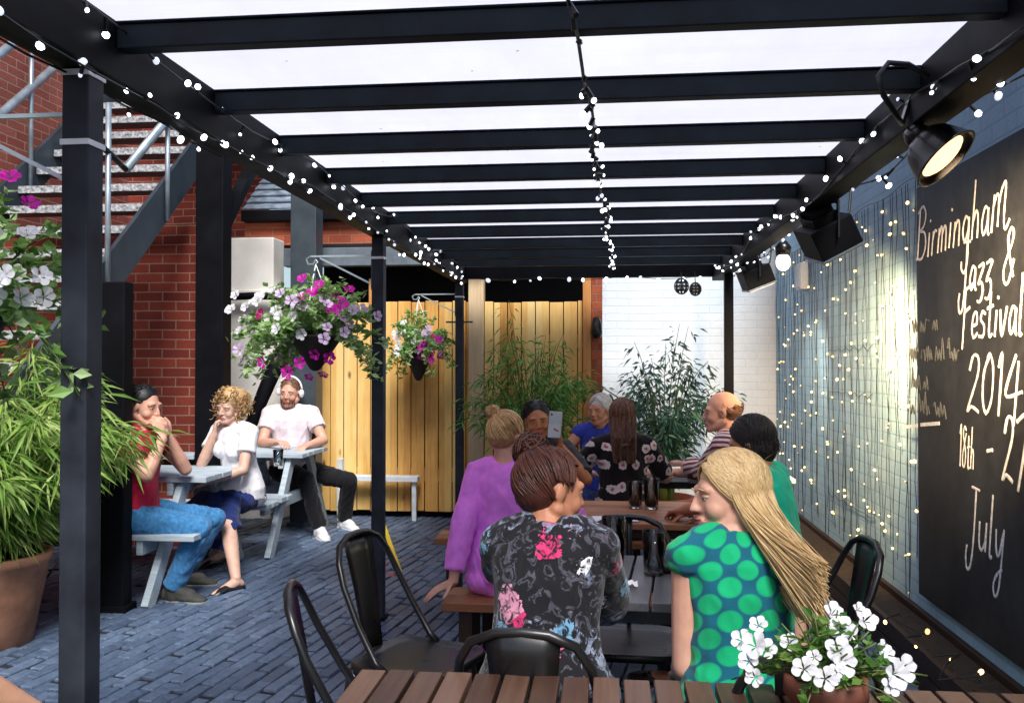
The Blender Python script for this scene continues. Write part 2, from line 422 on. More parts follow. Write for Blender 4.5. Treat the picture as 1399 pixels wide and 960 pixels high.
# ---- outbuilding at the back
ob = thing('outbuilding', 'low outbuilding with slate roof, red brick band and grey lintel behind the timber gate', 'building', (-2.2, 8.2, 0))
m = MB(); m.bx((-3.5, 8.22, 2.60), (.0, 8.5, 2.82)); m.build('brick_band', M['brick_orange'], ob, world=True)
m = MB(); m.bx((-3.5, 8.12, 2.822), (.0, 8.45, 2.93)); m.build('gutter', M['black_paint'], ob, world=True, bevel=.01)
m = MB()
for k in range(13):
    y0 = 8.15 + k * .105; z0 = 2.95 + k * .085
    c = V((-1.75, y0 + .07, z0 + .035)); m.box(c, (3.5, .17, .012), Matrix.Rotation(R(30), 3, 'X'))
m.build('roof', plain('slate', (.20, .25, .31), .5, var=.5, scale=14, bump=.3, bscale=25), ob, world=True)
m = MB(); m.bx((-3.0, 7.93, 2.36), (-1.1, 8.05, 2.53)); m.build('lintel', plain('lintel_grey', (.13, .16, .19), .5, var=.25), ob, world=True, bevel=.006)
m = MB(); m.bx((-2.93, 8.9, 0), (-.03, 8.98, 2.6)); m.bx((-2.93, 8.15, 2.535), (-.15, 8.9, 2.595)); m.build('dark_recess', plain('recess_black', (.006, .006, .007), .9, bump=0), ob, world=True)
m = MB(); m.bx((X(308, 7.9), 7.9, 0), (X(385, 7.9), 8.2, Z(395, 7.9, 340))); m.build('pier', M['cream'], ob, world=True, bevel=.012)
m = MB(); m.bx((X(308, 7.9) + .01, 7.92, Z(395, 7.9, 340)), (X(372, 7.9), 8.2, Z(324, 7.9, 340))); m.build('pier', M['cream'], ob, world=True, bevel=.012)
m = MB(); m.tube([at(302, 406, 7.8), at(345, 404, 7.8), at(392, 405, 7.8)], .035, 10); m.tube([at(302, 406, 7.8), at(300, 425, 7.75), at(286, 436, 7.7)], .014, 8); m.build('drain_pipe', M['black_paint'], ob, True, world=True)

# ---- golden fence
fx0, fx1 = X(425, 8.1), X(796, 8.1)
fe = thing('timber_gate', 'golden vertical board gate between pale timber posts under the dark opening', 'gate', ((fx0 + fx1) / 2, 8.1, 0))
import itertools
def planks(x0, x1, ztop, y, jit):
    m = MB(); k0 = math.floor(x0 / .13); k1 = math.ceil(x1 / .13)
    for k in range(k0, k1):
        h = ztop + random.uniform(-.004, .012); yy = y + random.uniform(-.004, .004)
        xa, xb = max(x0 + .002, k * .13 + .004), min(x1 - .002, (k + 1) * .13 - .004)
        if xb - xa > .012: m.bx((xa, yy, .06 + random.uniform(0, .02)), (xb, yy + .022, h))
    return m
xp = X(640, 8.1); xq = X(662, 8.1)
planks(fx0, xp, 2.03, 8.1, 0).build('board_panel', M['gold'], fe, world=True, bevel=.004)
planks(xq, fx1, 2.02, 8.1, 0).build('board_panel', M['gold'], fe, world=True, bevel=.004)
for a_, b_ in ((fx0, xp - .01), (xq + .01, fx1)):
    for z_ in (.35, 1.6):
        m = MB(); m.bx((a_, 8.13, z_), (b_, 8.17, z_ + .12)); m.build('rail', M['gold_post'], fe, world=True)
m = MB(); m.bx((fx0 + .0, 8.18, 0), (fx1, 8.2, 1.98)); m.build('backing', M['black_paint'], fe, world=True)
m = MB(); m.bx((xp + .004, 8.06, 0), (xq - .004, 8.17, 2.4)); m.build('post', M['gold_post'], fe, world=True, bevel=.006)
m = MB(); m.bx((fx1 + .003, 8.05, 0), (X(808, 8.1), 8.17, 2.4)); m.build('post', M['orange_post'], fe, world=True, bevel=.006)
m = MB(); m.bx((X(505, 8.1), 8.06, 2.0), (X(524, 8.1), 8.1, 2.25)); m.build('post', M['orange_post'], fe, world=True, bevel=.004)

bp = thing('brick_pillar', 'narrow red brick pillar between the timber gate and the white end wall', 'pillar', (X(816, 8.1), 8.15, 0))
m = MB(); m.bx((X(808, 8.1) + .004, 8.07, 0), (X(823, 8.1), 8.198, 3.1)); m.build('shaft', M['brick_orange'], bp, world=True)
c = at(815, 452, 8.0)
m = MB(); m.lathe([(.005, .13), (.03, .12), (.05, .06), (.055, -.02), (.04, -.06), (.005, -.07)], c, 14); m.bx(c + V((-.015, .0, .08)), c + V((.015, .075, .11)))
m.build('wall_lantern', M['black_metal'], bp, True, world=True)

# ---- white rail bench before the gate
wb = thing('white_rail', 'low white painted rail on short posts in front of the golden gate', 'rail', (X(520, 7.95), 7.95, 0))
m = MB(); m.bx((X(470, 7.95), 7.9, .37), (X(572, 7.95), 8.02, .42)); m.build('plank', M['white_paint'], wb, world=True, bevel=.005)
for px in (474, 566):
    m = MB(); m.bx((X(px, 7.95) - .02, 7.94, 0), (X(px, 7.95) + .02, 7.98, .37)); m.build('post', M['white_paint'], wb, world=True, bevel=.003)
m = MB(); m.bx((X(462, 7.9), 7.87, 0), (X(470, 7.9) - .004, 7.93, .58)); m.build('post', M['white_paint'], wb, world=True, bevel=.004)

# ---- dark posts on the left
def darkpost(label, px0, px1, Y, z, dep=.2, mat='black_paint', strut=None):
    t = thing('dark_post', label, 'post', (X((px0 + px1) / 2, Y), Y + dep / 2, 0))
    m = MB(); m.bx((X(px0, Y), Y, 0), (X(px1, Y), Y + dep, z)); m.build('shaft', M[mat], t, world=True, bevel=.008)
    m = MB(); m.bx((X(px0, Y) - .02, Y - .02, 0), (X(px1, Y) + .02, Y + dep + .02, .05)); m.build('base_plate', M[mat], t, world=True, bevel=.006)
    if strut:
        m = MB(); m.bar(at(*strut[0]), at(*strut[1]), .09, .09); m.build('strut', M[mat], t, world=True, bevel=.006)
    return t
darkpost('broad black steel column between the red brick wall and the cream pier', 266, 304, 6.40, 3.3, .16, 'black_paint', ((300, 318, 6.5), (352, 212, 7.5)))
darkpost('slate grey column standing behind the larger flower basket', 396, 431, 7.55, 3.1, .2, 'slate_steel')
darkpost('black boxed column at the foot of the stair behind the first pergola post', 116, 170, 4.84, 1.93, .1)
lp = thing('leaning_prop', 'thick black prop leaning against the column behind the headphone man', 'prop', at(344, 600, 7.4))
m = MB(); m.tube([at(398, 462, 7.5), at(372, 510, 7.45), at(340, 586, 7.4), at(322, 640, 7.35)], [.075, .07, .055, .05], 10); m.build('shaft', M['black_paint'], lp, True, world=True)

# ---- metal stair
XR, XL = -3.2, -4.45
def ztop(y): return 2.306 + .89 * (y * .994 + .342 - 5.8)
st = thing('metal_stair', 'dark steel stair with white nosed treads and tubular handrails climbing the brick wall', 'stair', ((XR + XL) / 2, 3.4, 0))
for x in (XR, XL):
    m = MB(); d0, d1 = 3.0, 7.7
    y0, y1 = d0, d1
    vs = []
    for dx in (0, .03):
        for (y, z) in ((y0, max(0.0, ztop(y0))), (y1, ztop(y1)), (y1, ztop(y1) - .34), (y0 + .25, 0)):
            vs.append((x + dx, y, z))
    m.add(vs, [(0, 1, 2, 3), (7, 6, 5, 4), (0, 4, 5, 1), (1, 5, 6, 2), (2, 6, 7, 3), (3, 7, 4, 0)])
    m.build('stringer', M['slate_steel'], st, world=True, bevel=.004)
nose = NT('speckled_nosing'); co = nose.coord(); n = nose.noise(co, 45, 4, .7)
nose.set(Base_Color=nose.ramp(n, [(.36, (.10, .10, .11)), (.62, (.58, .60, .62))]), Roughness=.6)
tr0 = tn0 = None
for k in range(20):
    y = 3.4 + k * .215; z = ztop(y) - .15
    if tr0 is None:
        m = MB(); m.bx((XL + .035, 0, -.03), (XR - .005, .23, 0)); tr0 = m.build('tread', M['slate_steel'], st)
        m = MB(); m.bx((XL + .035, -.014, -.042), (XR - .005, -.002, .006)); m.bx((XL + .035, -.014, .0062), (XR - .005, .04, .012)); tn0 = m.build('nosing', nose.m, tr0)
        tr = tr0
    else: tr = copy_tree(tr0, st)
    tr.location = V((0, y, z)) - V((st.location.x, st.location.y, 0))
m = MB(); m.bx((XL, 7.75, ztop(7.7) - .06), (XR + .03, 8.74, ztop(7.7))); m.build('landing', M['slate_steel'], st, world=True)
def rail(x, h, mat, ys, r=.026):
    m = MB(); ps = [(x, y, ztop(y) + h) for y in ys]; m.tube(ps, r, 10); return m.build('handrail', mat, st, True, world=True)
yr0 = atx(172, 235, XR + .05).y; rail(XR + .05, .44, M['galv'], [yr0, yr0 + .7, 7.6], .03); rail(XL + .05, .55, M['galv'], [3.8, 5.5, 7.6], .032); rail(XL + .05, 1.0, M['galv'], [3.8, 5.5, 7.6], .032)
m = MB(); m.tube([(XR + .05, yr0, ztop(yr0) + .44), (XR + .05, yr0 - .1, ztop(yr0) + .47), (XR + .05, yr0 - .3, ztop(yr0) + .53)], .02, 8); m.build('handrail', M['black_metal'], st, True, world=True)
for x, y, mt in ((XR + .05, atx(148, 200, XR + .05).y, 'galv'), (XR + .05, atx(229, 200, XR + .05).y, 'galv'), (XR + .05, 7.3, 'black_metal'), (XL + .05, 4.6, 'galv'), (XL + .05, 5.4, 'galv'), (XL + .05, atx(42, 200, XL + .05).y, 'galv'), (XL + .05, 7.15, 'galv'), (XL + .05, 7.5, 'galv')):
    m = MB(); m.tube([(x, y, ztop(y) - .3), (x, y, ztop(y) + (1.0 if x < -4 or y < 5.5 else .44))], .018, 8); m.build('baluster', M[mt], st, True, world=True)

# ================================================================== PERGOLA
pg = thing('pergola', 'black painted timber pergola roofed with milky white sheets', 'pergola', (-.1, 4, 0))
ZB = 2.17
PY = [2.0, 4.84, 7.61]
for i, y in enumerate(PY):
    xr = X(118, 2.0); 
    m = MB(); m.bx((xr - .068, y, .004), (xr, y + .068, ZB)); p = m.build('post', M['post_paint'], pg, world=True, bevel=.004)
    for z in ((ZB - .01, ZB - .18) if i == 0 else (ZB - .12,) if i == 1 else (ZB - .13,)):
        m = MB(); m.bx((xr - .071, y - .003, z - .008), (xr + .003, y + .071, z + .006)); m.build('white_band', M['white_band'], p, world=True)
    m = MB(); m.bx((xr - .08, y - .012, 0), (xr + .012, y + .08, .03)); m.build('foot', M['black_paint'], p, world=True, bevel=.003)
XB0, XB1 = xr - .08, xr + .012
m = MB(); m.bx((XB0, 1.45, ZB), (XB1, 7.75, 2.322)); m.build('beam', M['black_paint'], pg, world=True, bevel=.004)
m = MB(); m.bx((.915, 1.45, ZB), (1.015, 7.75, 2.322)); m.build('beam', M['black_paint'], pg, world=True, bevel=.004)
m = MB(); y = 7.15; m.bx((.945, y, .004), (1.013, y + .08, ZB)); m.build('post', M['black_paint'], pg, world=True, bevel=.004)
ra0 = None
for k in range(-1, 10):
    y = 2.10 + .56 * k
    if ra0 is None:
        m = MB(); m.bx((XB1 + .001, 0, 2.25), (.914, .048, 2.312)); m.bx((XB1 + .001, -.008, 2.312), (.914, .056, 2.3185)); ra0 = m.build('rafter', M['rafter_paint'], pg, bevel=.003); r_ = ra0
    else: r_ = copy_tree(ra0, pg)
    r_.location = V((0, y, 0)) - V((pg.location.x, pg.location.y, 0))
m = MB(); m.bx((XB1 + .001, 7.66, 2.2), (.914, 7.72, 2.315)); m.build('end_beam', M['black_paint'], pg, world=True, bevel=.003)
m = MB(); n = 10
m.add([(XB0 - .03, 1.42, 2.326), (1.035, 1.42, 2.326), (1.035, 7.72, 2.326), (XB0 - .03, 7.72, 2.326)], [(0, 1, 2, 3)]); m.build('roof_sheet', M['roof_sheet'], pg, world=True)
m = MB(); c = at(625, 440, 7.68); m.bar(c + V((-.1, -.02, 0)), c + V((.14, -.02, 0)), .015, .015); m.build('stub_rail', M['black_metal'], pg, world=True)

# ================================================================== STRING LIGHTS
def bulb_mesh(r, stem=True):
    m = MB(); m.ell((0, 0, 0), (r, r, r * 1.25), None, 8, 6); return m.mesh('bulb')
BM = {}
def string(name, label, cables, spots, mat, r, group=None, cabr=.003, dark=()):
    """cables: polylines; spots: bulb points with the cable point each hangs from"""
    o = thing(name, label, 'string lights', spots[0][0], 0, group)
    m = MB()
    for c in cables: m.tube(c, cabr, 5)
    for p, q in list(spots) + list(dark):
        p = V(p); q = V(q)
        if (p - q).length > .004: m.tube([q, q + (p - q) * .8], cabr * 1.6, 5)
    m.build('cable', M['cable'], o, world=True, normals=False)
    ms_ = []
    for mt_ in (mat, mat, mat, mat + '_dim'):
        key = (mt_, r)
        if key not in BM: BM[key] = bulb_mesh(r); BM[key].materials.append(M[mt_])
        ms_.append(BM[key])
    for p, q in spots:
        me = random.choice(ms_)
        b = bpy.data.objects.new('bulb', me); COL.objects.link(b); b.parent = o; b.location = V(p) - V(o.location); ORG[b.name] = ORG[o.name]
        b.rotation_euler = (random.uniform(-1, 1), random.uniform(-1, 1), 0); k_ = random.choice((.55, .7, .85, 1, 1, 1.15)); b.scale = (k_, k_, k_)
    return o
rr = random.uniform
def along(pts, n, jit, drop, skip=0):
    """n bulb spots along a polyline"""
    L = [0]
    for a, b in zip(pts, pts[1:]): L.append(L[-1] + (V(b) - V(a)).length)
    out = []
    for k in range(n):
        t = L[-1] * (k + rr(.1, .9)) / n
        for i in range(len(pts) - 1):
            if L[i] <= t <= L[i + 1]:
                q = V(pts[i]).lerp(V(pts[i + 1]), (t - L[i]) / max(1e-6, L[i + 1] - L[i])); break
        out.append((q + V((rr(-jit, jit), rr(-jit, jit), rr(-jit, jit) - drop)), q))
    return out
# left beam: two runs, one on the lower inner edge and one on the face
xl = XB1 + .012
run1 = [(xl + rr(-.006, .012), y, ZB - .004 + .03 * sin(y * 2.1) * rr(.3, 1)) for y in [1.47 + .16 * k for k in range(39)]]
run2 = [(xl + rr(0, .02), y, 2.27 + .022 * sin(y * 4) ) for y in [1.47 + .16 * k for k in range(38)]]
run0 = [(XB0 + .03 + rr(-.02, .02), y, ZB - .012) for y in [1.47 + .2 * k for k in range(8)]]
string('string_lights', 'white fairy lights clipped along the long left beam of the pergola', [run1, run2, run0], along(run1, 50, .025, .004) + along(run2, 36, .03, .01) + along(run0, 6, .01, .01), 'bulb_cold', .0088, None)
# centre string hanging from the rafters
cpts = []
for k in range(-1, 10):
    y = 2.12 + .56 * k; x = -.12 + .055 * y / 2.2 + .01 * sin(k * 2.0)
    cpts.append((x, y, 2.245)); 
    if k < 9: cpts.append((x + .01, y + .28, 2.215 + rr(-.006, .01)))
string('string_lights', 'black corded fairy lights running down the middle under the rafters', [cpts], along(cpts[3:], 56, .028, .012), 'bulb_cold', .0085, None, .005, along(cpts[1:10], 16, .025, .012))
# right beam
run3 = [(.908 + rr(-.012, .006), y, 2.21 + .04 * sin(y * 2.7)) for y in [1.5 + .17 * k for k in range(36)]]
run4 = [(1.024 + rr(0, .03), y, 2.19 + .03 * sin(y * 5)) for y in [1.5 + .17 * k for k in range(36)]]
string('string_lights', 'white fairy lights wound along the right beam above the black floodlights', [run3, run4], along(run3, 40, .028, .01) + along(run4, 44, .035, .0), 'bulb_cold', .0088, None)
run5 = [(x, 7.64, 2.19 + .01 * sin(x * 9)) for x in [-1.1 + .1 * k for k in range(21)]]
string('string_lights', 'few round white bulbs strung across the far end beam of the pergola', [run5], along(run5, 12, .012, .012), 'bulb_cold', .016, None)
# curtain on the blue wall
cab = [[(1.612, y, 2.42 + .012 * sin(y * 8)) for y in [4.7 + .1 * k for k in range(40)]]]; sp = []
for k in range(52):
    y = 4.74 + k * .075 + rr(-.03, .03); zb = rr(.15, .45); pts = []; dx = 0
    for j in range(11):
        z = 2.42 + (zb - 2.42) * j / 10; dx = max(-.09, min(.09, dx + rr(-.028, .028))); pts.append((1.626 - rr(0, .012), y + dx, z))
    cab.append(pts)
    sp += along(pts, 5 if k % 3 else 4, .012, 0)
for z in (1.55, 1.25, .5):
    cab.append([(1.628, 5.6 + .1 * k, z + .02 * sin(k * 3 + z)) for k in range(12)])
random.shuffle(sp)
sp = [(V((min(p.x, 1.618), p.y, p.z)), q) for p, q in sp]
ne = lambda c: sum(p[1] for p in c) / len(c) < 6.3
ca = [c for c in cab[1:] if ne(c)]; cf = [c for c in cab[1:] if not ne(c)]; ca.append([p for p in cab[0] if p[1] < 6.35]); cf.append([p for p in cab[0] if p[1] > 6.25])
sa = [s_ for s_ in sp if s_[1].y < 6.3]; sf = [s_ for s_ in sp if s_[1].y >= 6.3]
string('light_curtain', 'nearer curtain of thin black wires with tiny warm bulbs beside the chalkboard', ca, sa[:98], 'bulb_warm', .0075, None, .0019)
string('light_curtain', 'farther curtain of thin black wires with tiny warm bulbs near the end wall', cf, sf[:98], 'bulb_warm', .0078, None, .0021)
cab = [[(1.40 + .08 * sin(k * 1.7), 2.7 + .1 * k, .21 + .03 * sin(k * 2.3)) for k in range(20)]]
string('string_lights', 'warm fairy lights trailing over the dark trough at the foot of the blue wall', cab, along(cab[0], 9, .03, -.012), 'bulb_warm', .010, None)

# ================================================================== CHALKBOARD
BX = 1.60
cb = thing('chalkboard', 'large black chalkboard with white handwritten jazz festival dates on the blue wall', 'chalkboard', (BX, 3.3, .25))
m = MB(); m.bx((BX, 1.7, .27), (1.637, 4.74, 2.36)); m.build('panel', M['board'], cb, world=True, bevel=.004)
FONT = {
 'B': (.62, [[(.08, 0), (.14, 1)], [(.02, .92), (.3, 1.02), (.5, .86), (.42, .64), (.16, .55)], [(.16, .55), (.48, .48), (.56, .22), (.36, .0), (0, .02)]]),
 'i': (.2, [[(.06, 0), (.1, .46)], [(.13, .66), (.15, .7)]]),
 'r': (.3, [[(.04, 0), (.08, .46)], [(.07, .3), (.16, .45), (.28, .44)]]),
 'm': (.56, [[(.04, 0), (.08, .46)], [(.07, .3), (.18, .46), (.26, .4), (.25, 0)], [(.26, .32), (.38, .46), (.47, .38), (.48, 0)]]),
 'n': (.4, [[(.04, 0), (.08, .46)], [(.07, .3), (.2, .46), (.31, .38), (.32, 0)]]),
 'g': (.4, [[(.32, .4), (.16, .46), (.05, .24), (.16, .04), (.3, .2), (.33, .44)], [(.33, .44), (.33, -.3), (.22, -.5), (.08, -.44), (.06, -.3)]]),
 'h': (.4, [[(.06, 0), (.12, 1)], [(.08, .3), (.2, .46), (.31, .38), (.32, 0)]]),
 'a': (.4, [[(.31, .42), (.16, .46), (.05, .22), (.14, .02), (.28, .16), (.32, .44)], [(.32, .44), (.33, .06), (.4, 0)]]),
 'M': (.7, [[(.04, 0), (.1, .6)], [(.09, .42), (.2, .58), (.3, .5), (.3, .06)], [(.3, .42), (.42, .66), (.56, .7), (.54, .2), (.62, -.02), (.78, .12)]]),
 'J': (.5, [[(.16, 1), (.52, .98)], [(.36, .98), (.34, .1), (.26, -.34), (.1, -.42), (.02, -.2), (.06, -.02)]]),
 'z': (.36, [[(.04, .44), (.3, .46), (.06, .12), (.22, .12), (.3, -.04), (.2, -.24), (.04, -.22)]]),
 '&': (.6, [[(.5, .08), (.2, .7), (.28, .96), (.42, .9), (.38, .7), (.08, .3), (.1, .04), (.3, .0), (.5, .4)]]),
 'F': (.5, [[(.1, -.2), (.16, .95)], [(.06, .9), (.56, 1.02)], [(.13, .5), (.42, .58)]]),
 'e': (.36, [[(.06, .22), (.28, .26), (.26, .44), (.12, .44), (.04, .2), (.14, .0), (.34, .08)]]),
 's': (.34, [[(.3, .42), (.14, .46), (.08, .32), (.26, .2), (.24, .02), (.02, .02)]]),
 't': (.3, [[(.14, .8), (.12, .1), (.2, 0), (.28, .04)], [(.0, .5), (.28, .54)]]),
 'v': (.36, [[(.02, .46), (.14, 0), (.32, .5)]]),
 'l': (.2, [[(.08, 1), (.06, .06), (.16, 0)]]),
 '2': (.56, [[(.04, .74), (.16, .98), (.4, .96), (.42, .66), (.04, .04), (.22, .1), (.54, .02)]]),
 '0': (.56, [[(.3, 1), (.08, .7), (.08, .24), (.26, 0), (.46, .26), (.46, .76), (.3, 1), (.2, .94)]]),
 '1': (.3, [[(.06, .8), (.18, 1), (.16, 0)]]),
 '4': (.66, [[(.36, 1.0), (.04, .36), (.66, .42)], [(.46, .9), (.42, -.12)]]),
 '8': (.46, [[(.38, .9), (.2, 1), (.08, .8), (.36, .36), (.28, .04), (.1, .06), (.08, .34), (.38, .84)]]),
 '7': (.56, [[(.02, .94), (.52, 1), (.2, -.1)]]),
 '-': (.46, [[(.06, .4), (.36, .44)]]),
 'u': (.42, [[(.04, .46), (.06, .1), (.18, 0), (.32, .18), (.35, .48)], [(.35, .48), (.34, .0)]]),
 'y': (.42, [[(.04, .46), (.08, .14), (.2, .06), (.34, .46)], [(.36, .5), (.28, -.4), (.14, -.62), (.04, -.46), (.16, -.26), (.36, -.14)]]),
 ' ': (.34, []),
}
def smooth(pts, n=6):
    P = [V((*p, 0)) for p in pts]
    if len(P) < 3: return P
    out = []
    for i in range(len(P) - 1):
        a = P[max(i - 1, 0)]; b = P[i]; c = P[i + 1]; d = P[min(i + 2, len(P) - 1)]
        for k in range(n):
            t = k / n
            out.append(.5 * (2 * b + (c - a) * t + (2 * a - 5 * b + 4 * c - d) * t * t + (3 * b - a - 3 * c + d) * t ** 3))
    return out + [P[-1]]
def write(text, y, z, h, wfac=1.0, r=.0065, up=0, mat='chalk'):
    """handwriting on the board: starts at depth y, reads towards the viewer's right"""
    m = MB(); u = 0
    for ch in text:
        wd, st_ = FONT[ch]; jy = rr(-.02, .02)
        for s_ in st_:
            pts = [(BX - .0015 - rr(0, .0006), y - (u + p.x + .16 * p.y) * h * wfac, z + (p.y + jy) * h + up * u * h) for p in smooth(s_)]
            m.tube(pts, [r * rr(.8, 1.15) for _ in pts], 6)
        u += wd + .05
    # pressed flat against the board
    for p in m.v: p.x = BX - .0012 + (p.x - (BX - .0015)) * .3
    return m.build('lettering', M[mat], cb, world=True, normals=False)
def bz(px, py): p = atx(px, py, BX); return p.y, p.z
y, z = bz(1252, 350); write('BirminghaM', y, 1.985, .255, .88, .0074, .012)
y, z = bz(1310, 398); write('Jazz &', y, z - .01, .22, .9, .0074, .01)
y, z = bz(1313, 462); write('Festival', y, z - .0, .235, .84, .0076)
y, z = bz(1321, 561); write('2014', y, z, .25, .92, .0082)
y, z = bz(1310, 636); write('18th', y, z, .185, .56, .0055); y, z = bz(1346, 632); write('- 27th', y, z - .05, .26, .68, .009)
y, z = bz(1320, 742); write('July', y, z, .26, .86, .0074)
def scribble(px0, px1, py, h, r=.0035, mat='chalk_dim'):
    m = MB(); y0, z0 = bz(px0, py); y1, _ = bz(px1, py); u = y0
    while u > y1:
        n = random.randint(2, 5); pts = []; a = u
        for k in range(n * 2 + 1):
            pts.append((a - y0, z0 + (h * rr(.5, 1.0) if k % 2 else h * rr(-.12, .12)) + (h * .7 if random.random() < .12 else 0))); a -= h * rr(.16, .3)
        q = [(BX - .0012, y0 + p.x, p.y) for p in smooth(pts, 3)]
        m.tube(q, r, 5); u = a - h * .35
    m.build('small_lettering', M[mat], cb, world=True, normals=False)
scribble(1246, 1278, 455, .075); scribble(1242, 1296, 492, .07); scribble(1246, 1272, 530, .07); scribble(1241, 1296, 563, .085)
m = MB(); 
for px0, px1, py in ((1238, 1254, 583), (1258, 1284, 580)):
    y0, z0 = bz(px0, py); y1, z1 = bz(px1, py - 2); m.bar((BX - .001, y0, z0), (BX - .001, y1, z1), .002, .018)
m.build('underline', M['chalk'], cb, world=True)

# ================================================================== LAMPS
def spot(parent, p, target, watt, col, size=R(70), blend=.7, rad=.05):
    l = bpy.data.lights.new('lamp_light', 'SPOT'); l.energy = watt; l.color = col; l.spot_size = size; l.spot_blend = blend; l.shadow_soft_size = rad
    o = bpy.data.objects.new('lamp_light', l); COL.objects.link(o); o.parent = parent
    o.location = V(p) - V(ORG[parent.name]); o.rotation_euler = (V(p) - V(target)).to_track_quat('Z', 'Y').to_euler()
def frame(zaxis, xhint=(0, 1, 0)):
    z = V(zaxis).normalized(); x = (V(xhint) - z * V(xhint).dot(z)).normalized(); y = z.cross(x)
    return Matrix((x, y, z)).transposed()
# round shade lamp over the board
LS = .87; lc = at(1276, 204, 2.72); ax = V((.56, -.42, -.72)).normalized(); Mf = frame(-ax)
la = thing('shade_lamp', 'round black shade lamp glowing warm above the chalkboard', 'lamp', lc)
m = MB(); m.lathe([(.03, .060), (.062, .054), (.084, .03), (.1, -.008), (.113, -.05), (.118, -.057), (.109, -.057), (.094, -.008), (.074, .022), (.01, .03)], lc, 28, Mf * LS); m.build('shade', M['black_metal'], la, True, world=True)
m = MB(); m.lathe([(.0, .118), (.026, .114), (.04, .096), (.046, .062), (.03, .060)], lc, 20, Mf * LS); m.build('cap', M['black_metal'], la, True, world=True)
m = MB(); m.lathe([(.001, -.048), (.074, -.046), (.084, -.04), (.074, -.035), (.001, -.035)], lc, 20, Mf * LS); m.build('bulb_disc', M['lens_warm'], la, True, world=True)
m = MB(); top = lc - ax * .13; m.tube([top, at(1226, 160, 2.6), at(1207, 130, 2.5), at(1200, 104, 2.5), at(1214, 86, 2.5), at(1240, 88, 2.52), at(1268, 104, 2.56)], .008, 8); m.build('cable', M['cable'], la, True, world=True)
m = MB(); m.bar(lc - ax * .13, lc - ax * .13 + V((.03, 0, .1)), .03, .01); m.build('bracket', M['black_metal'], la, world=True)
spot(la, lc + ax * .1, atx(1420, 385, BX), 800, (1, .68, .36), R(66), 1)
# box floodlights
def flood(label, px, py, Y, ax, w, h, d, lens, scale=1):
    c = at(px, py, Y); ax = V(ax).normalized(); Mf = frame(-ax, (0, 1, .0))
    o = thing('flood_lamp', label, 'lamp', c, 0, 'black box floodlights under the right beam')
    m = MB(); m.box(c, (w, h, d), Mf); m.box(c - ax * (d / 2 + .02), (w * .7, h * .6, .04), Mf)
    for k in range(5): m.box(c - ax * (d / 2 + .055) + Mf @ V((w * (-.28 + .14 * k), 0, 0)), (.008, h * .55, .03), Mf)
    m.build('housing', M['black_paint'], o, world=True, bevel=.006)
    m = MB(); m.box(c + ax * (d / 2 + .008), (w * 1.04, h * 1.04, .014), Mf); m.build('rim', M['grey_metal'], o, world=True, bevel=.003)
    m = MB(); m.box(c + ax * (d / 2 + .017), (w * .9, h * .88, .003), Mf); m.build('lens', M[lens], o, world=True)
    m = MB(); a = c + Mf @ V((w / 2 + .012, 0, 0)); b = c - Mf @ V((w / 2 + .012, 0, 0)); up = c + V((0, 0, .17)); sx = Mf @ V((1, 0, 0))
    m.bar(a, up + sx * (w / 2 + .012), .008, .03); m.bar(b, up - sx * (w / 2 + .012), .008, .03); m.bar(up + sx * (w / 2 + .015), up - sx * (w / 2 + .015), .008, .03)
    m.build('yoke', M['black_metal'], o, world=True)
    m = MB(); q = c - ax * (d / 2 + .04); m.tube([q, q + V((.07, -.05, -.05)), q + V((.13, -.04, .0)), q + V((.15, 0, .1)), q + V((.1, .05, .2))], .006, 6); m.build('cable', M['cable'], o, True, world=True)
    return o, c, ax
o, c, ax = flood('nearer black box floodlight aimed at the blue wall', 1130, 322, 4.2, (.45, .25, -.85), .25, .2, .14, 'lens_warm')
o2, c2, ax2 = flood('farther black box floodlight near the end post', 1032, 378, 6.5, (.35, .1, -.9), .27, .2, .13, 'lens_pink')
gl = thing('bulkhead_lamp', 'small pale glowing lamp on a bracket between the two box floodlights', 'lamp', at(1070, 358, 5.5))
c3 = V(gl.location); m = MB(); m.ell(c3, (.045, .045, .055)); m.build('globe', M['lens_pink'], gl, True, world=True)
m = MB(); m.lathe([(.03, .046), (.042, .04), (.05, .09), (.02, .13)], c3, 14); m.bar(c3 + V((0, 0, .12)), c3 + V((0, 0, .2)), .02, .02); m.build('holder', M['black_metal'], gl, True, world=True)
spot(o, c + V((.08, .3, -.05)), (1.66, 6.4, .85), 420, (1, .64, .30), R(88), 1)
spot(o2, c2 + V((.0, .1, -.15)), (1.66, 7.5, .9), 55, (1, .8, .6), R(85), 1)

